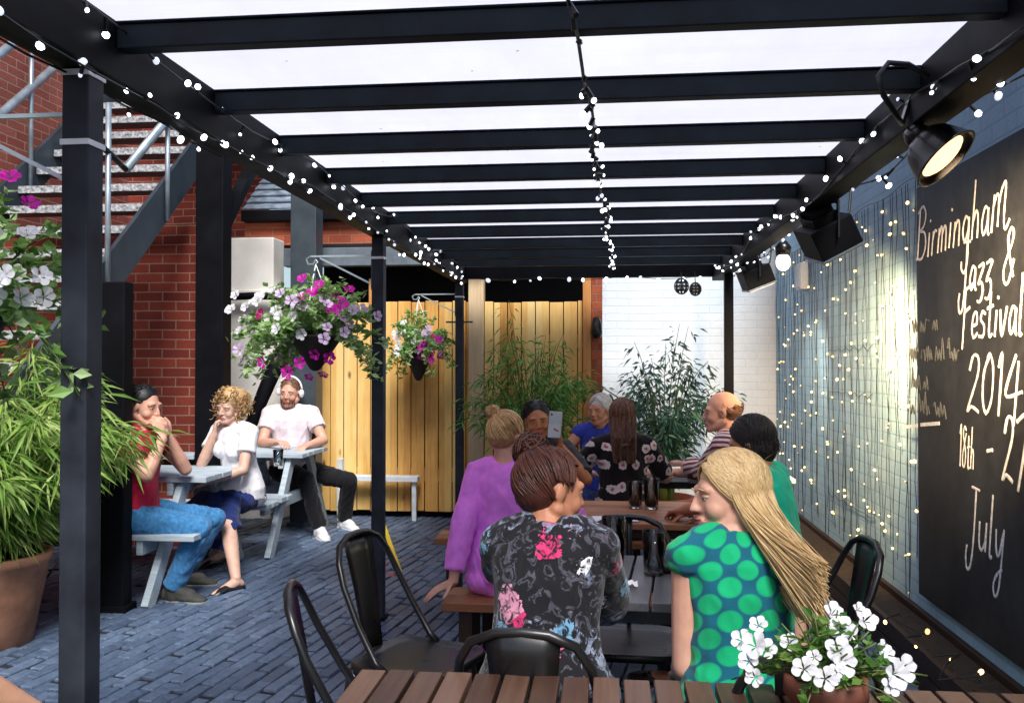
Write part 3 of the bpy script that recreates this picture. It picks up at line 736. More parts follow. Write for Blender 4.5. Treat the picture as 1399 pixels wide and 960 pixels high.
# small box and lanterns
jb = thing('junction_box', 'small white box fixed high on the blue wall near its far end', 'box', at(1088, 378, 7.4))
c = V((1.60, jb.location.y, jb.location.z)); ORG[jb.name] = tuple(c); jb.location = c
m = MB(); m.box(c, (.07, .17, .22)); m.build('case', M['white_paint'], jb, world=True, bevel=.01)
m = MB(); m.box(c + V((-.038, 0, 0)), (.006, .13, .18)); m.build('cover', M['white_paint'], jb, world=True, bevel=.003)
for i, (px, py, s_) in enumerate(((931, 391, 1.0), (950, 395, .82))):
    c = at(px, py, 7.6)
    o = thing('hanging_lantern', ('larger of two small black wire lanterns hanging under the far beam', 'smaller of two small black wire lanterns hanging under the far beam')[i], 'lantern', c)
    m = MB(); r = .058 * s_
    for k in range(8):
        a = 2 * pi * k / 8
        m.tube([c + V((cos(a) * r * sin(t_), sin(a) * r * sin(t_), r * 1.15 * cos(t_))) for t_ in [pi * j / 8 for j in range(9)]], .006, 5)
    for zz in (-.5, .0, .5): m.tube([c + V((cos(a) * r * math.sqrt(1 - zz * zz), sin(a) * r * math.sqrt(1 - zz * zz), zz * r * 1.15)) for a in [2 * pi * k / 16 for k in range(17)]], .006, 5)
    m.build('cage', M['black_metal'], o, True, world=True, normals=False)
    m = MB(); m.tube([c + V((0, 0, r * 1.15)), V((c.x, c.y + .07, 2.26))], .004, 5); m.build('wire', M['cable'], o, True, world=True)
    m = MB(); m.lathe([(.0, -.03), (.025, -.03), (.025, .02), (0, .022)], c, 10); m.build('candle', M['paper'], o, True, world=True)

# trough along the wall foot
tgh = thing('timber_trough', 'low dark timber trough along the foot of the blue wall', 'trough', (1.5, 5, 0))
m = MB()
for z in (.0, .095): m.bx((1.38, 2.0, z + .004), (1.41, 8.0, z + .09)); m.bx((1.60, 2.0, z + .004), (1.63, 8.0, z + .09))
m.bx((1.41, 2.0, .004), (1.60, 2.03, .185)); m.build('boards', M['dark_wood'], tgh, world=True, bevel=.003)
m = MB(); m.bx((1.411, 2.031, .02), (1.599, 7.99, .15)); m.build('soil', M['soil'], tgh, world=True)

# yellow pole and scraps by the second post
yp = thing('yellow_pole', 'thin yellow pole lying slanted on the paving beside the second pergola post', 'pole', atz(546, 780, 0))
m = MB(); m.bar(atz(546, 781, .012), atz(520, 712, .0) + V((0, 0, .05)), .035, .012); m.build('strip', M['yellow'], yp, world=True, bevel=.003)
m = MB(); e_ = atz(520, 712, 0) + V((0, 0, .05)); m.box(e_, (.045, .06, .03)); m.build('end_cap', M['black_paint'], yp, world=True, bevel=.003)
for i, (px, py) in enumerate(((523, 772), (531, 786))):
    m = MB(); p = atz(px, py, .006)
    for k in range(5): m.add([p + V((rr(-.05, .05), rr(-.05, .05), rr(0, .02))) for _ in range(3)], [(0, 1, 2)])
    tag(m.build('paper_scrap', M['red_plastic']), ('crumpled red scrap lying at the foot of the second post', 'small red scrap on the paving nearer the tilted chair')[i], 'litter')
# ================================================================== FURNITURE
def slat_top(m, x0, x1, y0, y1, z, th, pitch, gap, axis):
    if axis == 'Y':
        n = round((x1 - x0) / pitch); p = (x1 - x0) / n
        for k in range(n): m.bx((x0 + k * p + gap / 2, y0 + rr(0, .004), z - th), (x0 + (k + 1) * p - gap / 2, y1 - rr(0, .004), z + rr(-.0015, .0015)))
    else:
        n = round((y1 - y0) / pitch); p = (y1 - y0) / n
        for k in range(n): m.bx((x0 + rr(0, .004), y0 + k * p + gap / 2, z - th), (x1 - rr(0, .004), y0 + (k + 1) * p - gap / 2, z + rr(-.0015, .0015)))
def slat_table(label, x0, x1, y0, y1, z, axis, pitch, gap, mat, leg='black_metal', rz=0, name='slatted_table', lr=.022):
    c = V(((x0 + x1) / 2, (y0 + y1) / 2, 0)); a, b = (x1 - x0) / 2, (y1 - y0) / 2
    t = thing(name, label, 'table', c, rz)
    m = MB(); slat_top(m, -a, a, -b, b, z, .028, pitch, gap, axis); m.build('tabletop', M[mat], t, bevel=.003)
    m = MB()
    for s in (-1, 1):
        m.bx((-a + .04, s * (b - .06) - .015, z - .075), (a - .04, s * (b - .06) + .015, z - .029)); m.bx((s * (a - .055) - .015, -b + .08, z - .0745), (s * (a - .055) + .015, b - .08, z - .0295))
    m.build('apron', M[leg], t, bevel=.002)
    for sx in (-1, 1):
        for sy in (-1, 1):
            m = MB(); m.bx((sx * (a - .07) - lr, sy * (b - .07) - lr, 0), (sx * (a - .07) + lr, sy * (b - .07) + lr, z - .0755)); m.build('leg', M[leg], t, bevel=.003)
    return t
slat_table('nearest brown slatted table with the white flower pot on it', X(492, 1.98), 1.56, 1.05, 1.985, .75, 'Y', .0665, .009, 'deck')
slat_table('small grey slatted table between the two women in front', -.30, .46, 2.62, 3.26, .75, 'Y', .0755, .008, 'grey_slat', rz=R(-5))
slat_table('brown orange slatted table with a white paper and glasses', -.62, .84, 4.06, 4.74, .72, 'X', .1, .008, 'deck_x', 'dark_wood', lr=.03)
slat_table('pale blue topped table beside the man in the striped shirt', .12, 1.15, 5.5, 6.1, .75, 'X', .1, .006, 'white_paint')
def bench(label, x0, x1, y0, y1, z, mat, name='slatted_bench', leg='dark_wood'):
    c = V(((x0 + x1) / 2, (y0 + y1) / 2, 0)); a, b = (x1 - x0) / 2, (y1 - y0) / 2
    t = thing(name, label, 'bench', c)
    m = MB(); slat_top(m, -a, a, -b, b, z, .04, b, .008, 'X'); m.build('seat', M[mat], t, bevel=.004)
    for sx in (-1, 1):
        m = MB(); m.bx((sx * (a - .1) - .03, -b + .02, .0), (sx * (a - .1) + .03, b - .02, z - .041)); m.build('leg', M[leg], t, bevel=.004)
    return t
bench('brown plank bench under the woman in purple', X(606, 3.76), .9, 3.72, 4.0, .43, 'deck_x')
bench('farther brown plank bench behind the orange slatted table', X(598, 5.2), .95, 5.08, 5.36, .43, 'deck_x')
bench('brown plank bench beyond the pale blue topped table', -.25, 1.2, 6.22, 6.5, .43, 'deck_x')

# grey picnic tables on the left
def picnic(label, x0, x1, yc, z=.73, tw=.66, off=.56, bz_=.44, ends=.2, bl=0, br=0):
    t = thing('picnic_table', label, 'picnic table', ((x0 + x1) / 2, yc, 0)); a = (x1 - x0) / 2
    m = MB(); slat_top(m, -a, a, -tw / 2, tw / 2, z, .035, .13, .008, 'X'); m.build('tabletop', M['grey_wood'], t, bevel=.004)
    for s in (-1, 1):
        m = MB(); slat_top(m, -a + bl, a + br, s * off - .12, s * off + .12, bz_, .035, .12, .008, 'X'); m.build('bench_seat', M['grey_wood'], t, bevel=.004)
    for sx in (-1, 1):
        x = sx * (a - ends) ; d = .025 * sx
        for s in (-1, 1):
            m = MB(); m.bar((x + d, s * .2, z - .04), (x + d, s * .66, .0), .045, .09); m.build('leg', M['grey_wood'], t, bevel=.004)
        m = MB(); m.bar((x - d, -.66, bz_ - .08), (x - d, .66, bz_ - .08), .04, .09); m.build('crossbar', M['grey_wood'], t, bevel=.004)
        m = MB(); m.bar((x - d, -.3, z - .08), (x - d, .3, z - .08), .04, .08); m.build('cleat', M['grey_wood'], t, bevel=.004)
    return t
picnic('weathered grey picnic table between the man in jeans and the curly haired woman', -3.9, X(300, 5.5), 5.62, .735, .62, .56, .44, .22, 0, .1)
picnic('weathered grey picnic table in front of the man with headphones', -3.05, X(432, 6.95), 6.95, .75, .62, .5, .45, .16, .05, -.05)
pr = thing('plank_shelf', 'pale grey plank shelf against the red brick wall', 'shelf', (X(235, 6.5), 6.5, 0))
m = MB(); m.bx((X(190, 6.5), 6.42, .72), (X(272, 6.5), 6.61, .76)); m.build('plank', M['grey_wood'], pr, world=True, bevel=.004)
for px in (196, 262):
    m = MB(); m.bx((X(px, 6.5) - .02, 6.5, 0), (X(px, 6.5) + .02, 6.6, .719)); m.build('leg', M['dark_wood'], pr, world=True, bevel=.004)

# ---- bistro chairs
def make_chair(label, cat='chair'):
    t = thing('metal_chair', label, cat, (0, 0, 0), 0, 'black metal bistro chairs')
    mt = M['black_metal']
    # seat pan: rounded square with a rolled rim
    def rsq(hw, rad, z, n=6):
        out = []
        for (cx, cy, a0) in ((hw - rad, hw - rad, 0), (-hw + rad, hw - rad, 90), (-hw + rad, -hw + rad, 180), (hw - rad, -hw + rad, 270)):
            for k in range(n + 1):
                a = R(a0 + 90 * k / n); out.append(V((cx + rad * cos(a), cy + rad * sin(a), z)))
        return out
    m = MB(); rings = [rsq(.145, .05, .441), rsq(.165, .06, .443), rsq(.178, .07, .452), rsq(.186, .075, .45), rsq(.188, .075, .425), rsq(.182, .07, .424), rsq(.14, .05, .43)]
    n = len(rings[0]); m.add([p for r_ in rings for p in r_], [(i * n + k, i * n + (k + 1) % n, (i + 1) * n + (k + 1) % n, (i + 1) * n + k) for i in range(len(rings) - 1) for k in range(n)] + [tuple(range(n - 1, -1, -1)), tuple(range((len(rings) - 1) * n, len(rings) * n))])
    m.build('seat', mt, t, True)
    for sx in (-1, 1):
        for sy in (-1, 1):
            m = MB(); m.loft([((sx * .155, sy * .155, .436), (.026, 0, 0), (0, .026, 0)), ((sx * .185, sy * .19, .2), (.019, 0, 0), (0, .019, 0)), ((sx * .205, sy * .215, .012), (.013, 0, 0), (0, .013, 0))], 10); l = m.build('leg', mt, t, True)
            m = MB(); m.lathe([(.015, .0), (.017, .004), (.015, .02), (.004, .022)], (sx * .206, sy * .217, 0), 10); m.build('foot', M['cable'], l, True)
    pts = [(-.178, -.02, .44), (-.18, -.06, .47), (-.176, -.13, .58), (-.165, -.195, .70), (-.15, -.225, .77), (-.12, -.245, .82), (-.06, -.255, .846), (0, -.257, .85)]
    m = MB(); m.tube(pts + [(-x, y, z) for x, y, z in pts[-2::-1]], .0115, 10); m.build('back_hoop', mt, t, True)
    m = MB(); vs = []
    for z, hw, y, in ((.45, .05, -.18), (.55, .06, -.2), (.68, .072, -.222), (.78, .082, -.242), (.843, .088, -.254)):
        vs += [(-hw, y, z), (-hw * .5, y - .008, z), (0, y - .011, z), (hw * .5, y - .008, z), (hw, y, z)]
    m.add(vs, [(r_ * 5 + k, r_ * 5 + k + 1, (r_ + 1) * 5 + k + 1, (r_ + 1) * 5 + k) for r_ in range(4) for k in range(4)]); o = m.build('back_splat', mt, t, True)
    s_ = o.modifiers.new('thick', 'SOLIDIFY'); s_.thickness = .004
    m = MB(); m.tube([(-.17, -.03, .25), (.17, -.03, .25)], .006, 6); m.tube([(0, -.19, .25), (0, .19, .25)], .006, 6); m.build('brace', mt, t, True)
    return t
chair0 = None
def chair(label, x, y, face):
    """face: degrees, direction the sitter looks (0 = away from the camera)"""
    global chair0
    if chair0 is None: chair0 = make_chair(label); c = chair0
    else: c = copy_tree(chair0); c['label'] = label
    c.location = (x, y, 0); c.rotation_euler = (0, 0, R(face)); ORG[c.name] = (x, y, 0)
    return c
chair('black metal chair angled out with its wide back splat facing the paving', -.64, 2.98, -108)
chair('black metal chair seen edge on at the left end of the nearest table', -.60, 2.36, -76)
chair('black metal chair under the woman in the dark floral top', -.17, 2.22, -4)
chair('black metal chair under the woman in the green spotted dress', .40, 2.16, 8)
c_ = chair('empty black metal chair facing us across the grey slatted table', .08, 3.24, 178)
for k_ in c_.children:
    if k_.name.startswith('back_splat'): k_.scale = (.16, 1, 1)
chair('empty black metal chair standing beside the blue wall', .64, 3.1, 96)
chair('black metal chair half hidden behind the terracotta bamboo pot', -3.2, 4.8, 205)

# ================================================================== PLANTS
def leaf(m, p, d, nrm, L, W, droop=.15):
    d = d.normalized(); s = d.cross(nrm)
    if s.length < 1e-4: s = d.orthogonal()
    s.normalize(); n2 = s.cross(d)
    mid = p + d * L * .42 - n2 * W * .15; tip = p + d * L - V((0, 0, L * droop))
    m.add([p, mid + s * W / 2 + n2 * W * .2, tip, mid - s * W / 2 + n2 * W * .2, mid], [(0, 1, 4), (1, 2, 4), (4, 2, 3), (0, 4, 3)])
def rdir(zmin=-1, zmax=1):
    z = rr(zmin, zmax); a = rr(0, 2 * pi); r_ = math.sqrt(max(0, 1 - z * z)); return V((r_ * cos(a), r_ * sin(a), z))
def pot(t, c, r0, r1, h, mat, name='pot', rim=.03):
    m = MB(); m.lathe([(r0 * .9, 0), (r0, .01), ((r0 + r1) / 2 * 1.02, h * .55), (r1, h - rim * 1.6), (r1 + .004, h - rim * 1.5), (r1 * 1.04, h), (r1 * .9, h + .002), (r1 * .88, h - .05), (.02, h - .055)], c, 36)
    o = m.build(name, M[mat], t, True, world=True)
    m = MB(); m.lathe([(r1 * .885, h - .045), (r1 * .5, h - .03), (.01, h - .025)], c, 24); m.build('soil', M['soil'], t, True, world=True)
    return o
def bamboo(label, loc, H, spread, nst, nlf, lmat, base=.4, potspec=None, L=.12, W=.013, cat='plant', droop=.35, zlow=.35, asym=V((0, 0, 0)), upright=0, name='potted_bamboo'):
    loc = V(loc); t = thing(name, label, cat, loc)
    if potspec: pot(t, loc, *potspec)
    ms = MB(); ml = MB()
    for k in range(nst):
        a = 2 * pi * k / nst + rr(-.3, .3); reach = spread * (rr(.1, 1) ** .7); hh = H * rr(.72, 1.0) * (1 - .25 * reach / spread)
        b = loc + V((cos(a) * .1 * rr(.2, 1), sin(a) * .1 * rr(.2, 1), base - .04)); out = V((cos(a), sin(a), 0)) * reach + asym * rr(0, 1)
        pts = []
        for j in range(9):
            s = j / 8; pts.append(b + out * (s ** (1.7 + upright)) + V((0, 0, (hh - base) * (s - droop * s ** 3.2 * reach / spread))))
        ms.tube(pts, [.006 * (1 - .8 * j / 8) + .0008 for j in range(9)], 5)
        for q in range(nlf):
            s = rr(zlow, 1.0) ** .8 * 7.999; i = int(s); p = pts[i].lerp(pts[i + 1], s - i)
            d = rdir(-.75, .35); d = (d + out.normalized() * .35) if out.length > .01 else d
            # short twig then leaf
            p2 = p + d.normalized() * rr(.0, .13) + V((0, 0, -.02))
            leaf(ml, p2, d + V((0, 0, -.35)) + rdir() * .35, rdir(.2, 1), L * rr(.6, 1.25), W * rr(.8, 1.3))
    ms.build('stems', M['stem'], t, True, world=True, normals=False)
    ml.build('foliage', M[lmat], t, world=True, normals=False)
    return t
bamboo('large bamboo with bright narrow leaves in a terracotta pot at far left', at(-8, 700, 4.25) * V((1, 1, 0)) if False else (X(-8, 4.25), 4.25, 0), 2.05, .70, 64, 165, 'bamboo_leaf', .46, (.19, .27, .47, 'terracotta'), .15, .016, zlow=.12)
bamboo('feathery green bamboo clump in front of the golden gate', (X(728, 7.4), 7.4, 0), 2.3, .56, 62, 62, 'bush_leaf', .35, (.2, .26, .36, 'terracotta_dark'), .10, .013, zlow=.25, upright=.4)
bamboo('dark bluish bamboo in front of the white end wall', (X(905, 7.35), 7.35, 0), 2.2, .64, 52, 56, 'teal_leaf', .35, (.2, .26, .36, 'terracotta_dark'), .085, .02, zlow=.2, upright=.5)

# five lobed flower
def bloom_mesh(r, seed):
    rnd = random.Random(seed); m = MB()
    for k in range(5):
        a0 = 2 * pi * k / 5 + rnd.uniform(-.12, .12); up = rnd.uniform(-.05, .12); sz = rnd.uniform(.9, 1.1); vs = []; nu, nv = 7, 5; tl = .06 * (-1) ** k
        for j in range(nv):
            q = j / (nv - 1); rad = r * (.06 + .98 * q * sz)
            for i in range(nu):
                t_ = -1 + 2 * i / (nu - 1); wd = .80 * (q ** .55) * (1 - .28 * q ** 4); edge = 1 - .22 * t_ * t_ * q
                a = a0 + t_ * wd
                z = r * (-.5 + .55 * q ** .5 + up * q + .07 * q * sin(t_ * 5 + k * 2 + seed) + tl * t_ * q)
                vs.append(V((rad * edge * cos(a), rad * edge * sin(a), z)))
        m.add(vs, [(j * nu + i, j * nu + i + 1, (j + 1) * nu + i + 1, (j + 1) * nu + i) for j in range(nv - 1) for i in range(nu - 1)])
    return m.mesh('blossom')
BLM = {}
def bloom(parent, p, nrm, r, mat, name='blossom'):
    key = (mat, random.randint(0, 2))
    if key not in BLM:
        me = bloom_mesh(1.0, key[1]); me.materials.append(M[mat]); me.polygons.foreach_set('use_smooth', [True] * len(me.polygons)); BLM[key] = me
    o = bpy.data.objects.new(name, BLM[key]); COL.objects.link(o); o.parent = parent
    o.location = V(p) - V(ORG[parent.name]); o.scale = (r, r, r)
    q = V(nrm).to_track_quat('Z', 'Y'); o.rotation_euler = q.to_euler()
    return o

# hanging baskets on the left posts
def basket(label, post_i, drop, rad, flowers, seed, nleaf, ch=.34):
    random.seed(seed)
    y = PY[post_i]; xr_ = X(118, 2.0) - .034; hook = V((xr_ - .37, y + .034, 2.04)); c = V((hook.x, hook.y, hook.z - drop))
    t = thing('hanging_basket', label, 'flower basket', c, 0, None)
    m = MB(); m.lathe([(.012, -ch), (.03, -ch * .95), (.09, -ch * .5), (.15, -.01), (.158, .0), (.148, .002), (.1, -.06), (.01, -.07)], c, 26); m.build('cone', plain('basket_cone', (.018, .013, .011), .8, var=.5, bump=.5), t, True, world=True)
    m = MB()
    for k in range(3):
        a = 2 * pi * k / 3 + .4; m.tube([c + V((.15 * cos(a), .15 * sin(a), 0)), hook + V((0, 0, -.02))], .003, 5)
    m.tube([hook + V((0, 0, -.02)), hook + V((.012, 0, -.008)), hook + V((0, 0, .006))], .004, 5)
    m.build('chain', M['white_band'], t, True, world=True)
    ml = MB(); ms = MB(); tips = []
    for k in range(46):
        d = rdir(-.15, 1); L = rad * rr(.7, 1.05); p0 = c + V((d.x * .08, d.y * .08, .0)); pts = []
        for j in range(6):
            s = j / 5; pts.append(p0 + V((d.x, d.y, 0)) * L * s + V((0, 0, (.30 * (.35 + d.z) * s - .26 * s * s * (1.25 - max(0, d.z))))))
        ms.tube(pts, .0022, 4); tips.append(pts)
        for q in range(nleaf):
            s = rr(.1, 1) * 4.99; i = int(s); p = pts[i].lerp(pts[i + 1], s - i) + rdir() * rr(0, .045)
            leaf(ml, p, rdir(-.5, .8), rdir(.1, 1), rr(.03, .062), rr(.02, .036), .1)
    ms.build('stems', M['stem'], t, True, world=True, normals=False); ml.build('foliage', M['basket_leaf'], t, world=True, normals=False)
    for mat, n, rng in flowers:
        for k in range(n):
            pts = random.choice(tips); p = pts[random.choice((3, 4, 5))] + rdir() * .05
            if rng: p = c + V((rr(rng[0], rng[1]), rr(-.32, .05) * rad / .36, rr(rng[2], rng[3])))
            nrm = (p - c).normalized() * .8 + V((.1, -.7, .25)) + rdir() * .35
            bloom(t, p, nrm, rr(.026, .036) * (.8 if post_i == 0 else 1.05), mat)
    # bracket on the post
    b = thing('basket_bracket', label.split(' basket')[0].split(' with')[0], 'bracket', (xr_ - .034, y, 2.06))
    b['label'] = ('iron bracket on the first pergola post', 'iron bracket holding the largest visible flower basket on the second post', 'iron bracket on the third post by the golden gate')[post_i]
    m = MB(); m.bar((xr_ - .036, y + .034, 2.065), (xr_ - .40, y + .034, 2.065), .012, .01); m.tube([(xr_ - .40, y + .034, 2.065), (xr_ - .425, y + .034, 2.05), (xr_ - .415, y + .034, 2.02), (xr_ - .385, y + .034, 2.02), (xr_ - .37, y + .034, 2.045)], .006, 6); m.build('arm', M['galv'], b, world=True)
    m = MB(); m.bar((xr_ - .036, y + .034, 1.90), (xr_ - .345, y + .034, 2.055), .008, .010); m.build('brace', M['galv'], b, world=True)
    m = MB(); m.bx((xr_ - .0405, y + .012, 1.87), (xr_ - .0345, y + .056, 2.09)); m.build('plate', M['black_metal'], b, world=True)
    return t
basket('white and magenta petunia basket at the top left edge by the first post', 0, .46, .36, [('petal_magenta', 11, (.10, .30, .22, .40)), ('petal_white', 15, (.12, .33, .0, .2)), ('petal_lilac', 6, None)], 3, 50, .24)
basket('full petunia basket of white, lilac and magenta hanging from the second post', 1, .43, .40, [('petal_white', 40, (-.38, .06, -.02, .26)), ('petal_lilac', 24, None), ('petal_lilac', 8, (.1, .32, -.05, .2)), ('petal_magenta', 12, (.0, .22, .12, .32)), ('petal_magenta', 8, (-.2, .12, -.24, -.1)), ('petal_pink', 4, None)], 11, 85, .2)
basket('small petunia basket in a dark cone hanging from the third post', 2, .44, .27, [('petal_white', 16, (-.2, .05, -.05, .22)), ('petal_magenta', 9, (.05, .24, -.14, .12)), ('petal_lilac', 10, (.0, .22, -.05, .2)), ('petal_pink', 6, (.06, .22, -.1, .1))], 5, 50, .30)

# flower pot on the nearest table
random.seed(21)
pc = at(1128, 950, 1.70); pc.z = .7535
fp = thing('flower_pot', 'terracotta pot of white petunias on the nearest brown table', 'flower pot', pc)
pot(fp, pc, .048, .072, .115, 'terracotta_dark', 'pot', .022)
ml = MB(); ms = MB(); c = pc + V((0, 0, .11)); tips = []
for k in range(44):
    d = rdir(-.05, 1); L = rr(.09, .19); pts = [c + V((d.x * L * s, d.y * L * .75 * s, (.075 * d.z + .04) * s * 1.1 - .07 * s * s * (1 - d.z))) for s in (0, .25, .5, .75, 1)]
    ms.tube(pts, .0018, 4); tips.append(pts)
    for q in range(15):
        s = rr(.15, .9) * 3.99; i = int(s); p = pts[i].lerp(pts[i + 1], s - i) + rdir() * rr(0, .018)
        leaf(ml, p, rdir(-.4, .8), rdir(.2, 1), rr(.018, .036), rr(.01, .018), .1)
ms.build('stems', M['stem'], fp, True, world=True, normals=False); ml.build('foliage', M['pot_leaf'], fp, world=True, normals=False)
for (px, py, dY, r_) in ((1012, 873, -.02, .020), (1030, 880, -.05, .025), (1036, 852, .03, .018), (1022, 902, -.06, .019), (1030, 925, -.07, .017), (1046, 885, -.02, .02), (1078, 876, .0, .018), (1098, 912, -.09, .022), (1112, 897, -.07, .014), (1140, 836, .04, .022), (1150, 858, .0, .026), (1158, 870, .02, .022), (1184, 846, .04, .022), (1146, 888, -.05, .025), (1154, 905, -.07, .024), (1128, 926, -.1, .022), (1144, 915, -.08, .014), (1118, 868, .06, .014), (1226, 922, -.06, .025), (1236, 912, -.03, .024), (1218, 936, -.07, .018), (1206, 886, .03, .018), (1215, 893, .04, .016), (1174, 832, .05, .014)):
    p = at(px, py, pc.y + dY); bloom(fp, p, V((rr(-.5, .5), -1, rr(.1, .7))) + (p - c) * 3, r_, 'petal_white')

# ================================================================== TABLEWARE
def tumbler(label, p, h, r, liquid=None, lh=.6):
    t = thing('drinking_glass', label, 'glass', p)
    m = MB(); m.lathe([(.001, .0), (r * .85, 0), (r, h), (r - .0025, h), (r * .85 - .003, .01), (.001, .009)], p, 24); m.build('tumbler', M['glass'], t, True, world=True)
    if liquid:
        m = MB(); m.lathe([(.001, .011), (r * .83 - .004, .011), (r * (.85 + .15 * lh) - .005, h * lh), (.001, h * lh)], p, 20); m.build('drink', liquid, t, True, world=True)
    return t
amber = plain('amber_drink', (.45, .2, .06), .15, var=.1, bump=0); darkdrink = plain('cola_drink', (.03, .012, .008), .15, bump=0); clear = glass('water', (.8, .9, .95))
p = atz(893, 783, .755); tumbler('half full water tumbler on the small grey slatted table', p, .14, .038, clear, .3)
p = atz(838, 790, .755); tumbler('tall clear glass beside the arm of the woman in the floral top', p, .2, .038)
p = atz(890, 694, .724); tumbler('tall glass of pale drink on the orange slatted table', p, .15, .04, amber, .45)
p = atz(868, 693, .724); tumbler('dark drink in a glass on the orange slatted table', p, .13, .038, darkdrink, .8)
p = atz(380, 636, .754); tumbler('small glass on the picnic table before the man with headphones', p, .11, .035, clear, .5)
p = atz(911, 778, .755); a_ = thing('ashtray', 'dark round ashtray with orange stubs on the grey slatted table', 'ashtray', p)
m = MB(); m.lathe([(.001, 0), (.045, 0), (.052, .03), (.046, .03), (.04, .008), (.001, .008)], p, 24); m.build('bowl', M['black_metal'], a_, True, world=True)
m = MB()
for k in range(7): q = p + V((rr(-.025, .025), rr(-.025, .025), .016)); m.tube([q, q + V((rr(-.02, .02), rr(-.02, .02), .022))], .005, 6)
m.build('stubs', plain('orange_stub', (.7, .3, .06), .8), a_, True, world=True)
p = atz(840, 709, .7225); pp = thing('paper_menu', 'white paper menu lying on the orange slatted table', 'menu', p)
m = MB(); m.box(p + V((0, 0, .003)), (.2, .14, .002), Matrix.Rotation(R(8), 3, 'Z')); m.build('sheet', M['paper'], pp, world=True)
p = atz(858, 801, .755); nk = thing('napkin', 'crumpled white napkin at the edge of the grey slatted table', 'napkin', p)
m = MB(); vs = []; n = 8
for j in range(n):
    for k in range(n): vs.append(p + V((-.03 + .06 * j / 7 , -.02 + .05 * k / 7, .004 + rr(0, .012))))
m.add(vs, [(j * n + k, j * n + k + 1, (j + 1) * n + k + 1, (j + 1) * n + k) for j in range(n - 1) for k in range(n - 1)]); m.build('sheet', M['paper'], nk, True, world=True)
# ================================================================== PEOPLE
random.seed(99)
def skin(name, c):
    t = NT(name); co = t.coord(); n = t.noise(co, 18, 4); 
    t.set(Base_Color=t.ramp(n, [(.3, tuple(k * .86 for k in c)), (.7, tuple(min(1, k * 1.1) for k in c))]), Roughness=.48, Specular_IOR_Level=.35)
    t.set(Subsurface_Weight=.12); t.b.inputs['Subsurface Radius'].default_value = (.012, .005, .003)
    t.bump(t.noise(co, 160, 3), .06, .002); return t.m
SK = {'fair': skin('skin_fair', (.68, .43, .33)), 'warm': skin('skin_warm', (.56, .30, .19)), 'ruddy': skin('skin_ruddy', (.55, .24, .14)), 'pink': skin('skin_pink', (.66, .36, .26)), 'tan': skin('skin_tan', (.50, .20, .09))}
def hairmat(name, stops, rough=.5):
    t = NT(name); co = t.coord(); g = t.n.new('ShaderNodeNewGeometry')
    f = t.math('ADD', t.math('MULTIPLY', g.outputs['Random Per Island'], .55), t.math('MULTIPLY', t.noise(co, 40, 3), .5))
    t.set(Base_Color=t.ramp(f, stops), Roughness=rough, Specular_IOR_Level=.45); return t.m
HM = {'blonde': hairmat('hair_blonde', [(.15, (.36, .22, .09)), (.5, (.56, .38, .18)), (.85, (.74, .55, .30))]),
      'strawberry': hairmat('hair_strawberry', [(.15, (.24, .11, .04)), (.5, (.58, .34, .14)), (.85, (.85, .62, .32))]),
      'auburn': hairmat('hair_auburn', [(.15, (.035, .010, .006)), (.5, (.065, .017, .010)), (.9, (.12, .035, .018))]),
      'brown': hairmat('hair_brown', [(.15, (.04, .016, .009)), (.55, (.13, .055, .03)), (.9, (.28, .14, .08))]),
      'dark': hairmat('hair_dark', [(.15, (.004, .003, .003)), (.6, (.013, .009, .009)), (.9, (.04, .025, .02))]),
      'black': hairmat('hair_black', [(.15, (.003, .003, .004)), (.6, (.009, .009, .012)), (.9, (.03, .03, .04))]),
      'white': hairmat('hair_white', [(.15, (.4, .36, .33)), (.5, (.68, .64, .6)), (.9, (.88, .86, .84))]),
      'curly': hairmat('hair_curly', [(.1, (.10, .045, .015)), (.5, (.40, .22, .08)), (.9, (.75, .55, .30))])}
def cloth(name, c, var=.18, rough=.85, scale=14):
    t = NT(name); co = t.coord(); n = t.noise(co, scale, 4)
    t.set(Base_Color=t.ramp(n, [(.3, tuple(k * (1 - var) for k in c)), (.7, tuple(min(1, k * (1 + var)) for k in c))]), Roughness=rough, Specular_IOR_Level=.2)
    t.set(Sheen_Weight=.15)
    t.bump(t.math('ADD', t.noise(co, 300, 2), t.math('MULTIPLY', t.noise(co, 20, 3), .8)), .2, .004); return t
CL = {}
for nm, c in (('white_cotton', (.82, .80, .84)), ('pale_pink_cotton', (.80, .70, .76)), ('navy', (.010, .025, .13)), ('black_denim', (.008, .008, .011)), ('crimson', (.50, .012, .05)), ('purple', (.85, .24, .95)), ('teal_green', (.01, .46, .28)), ('cobalt', (.03, .05, .35)), ('charcoal', (.03, .03, .035)), ('olive', (.05, .045, .03))):
    CL[nm] = cloth(nm, c).m
t = cloth('blue_denim', (.05, .20, .42), .3, .9, 45); CL['denim'] = t.m
# stripes
t = cloth('striped_shirt', (.5, .4, .4)); co = t.coord(); x, y, z = t.sep(co)
s_ = t.math('PINGPONG', t.math('MULTIPLY', t.math('ADD', z, t.math('MULTIPLY', x, .35)), 62), 1); t.set(Base_Color=t.ramp(s_, [(.42, (.72, .62, .62)), (.55, (.20, .04, .05))])); CL['stripe'] = t.m
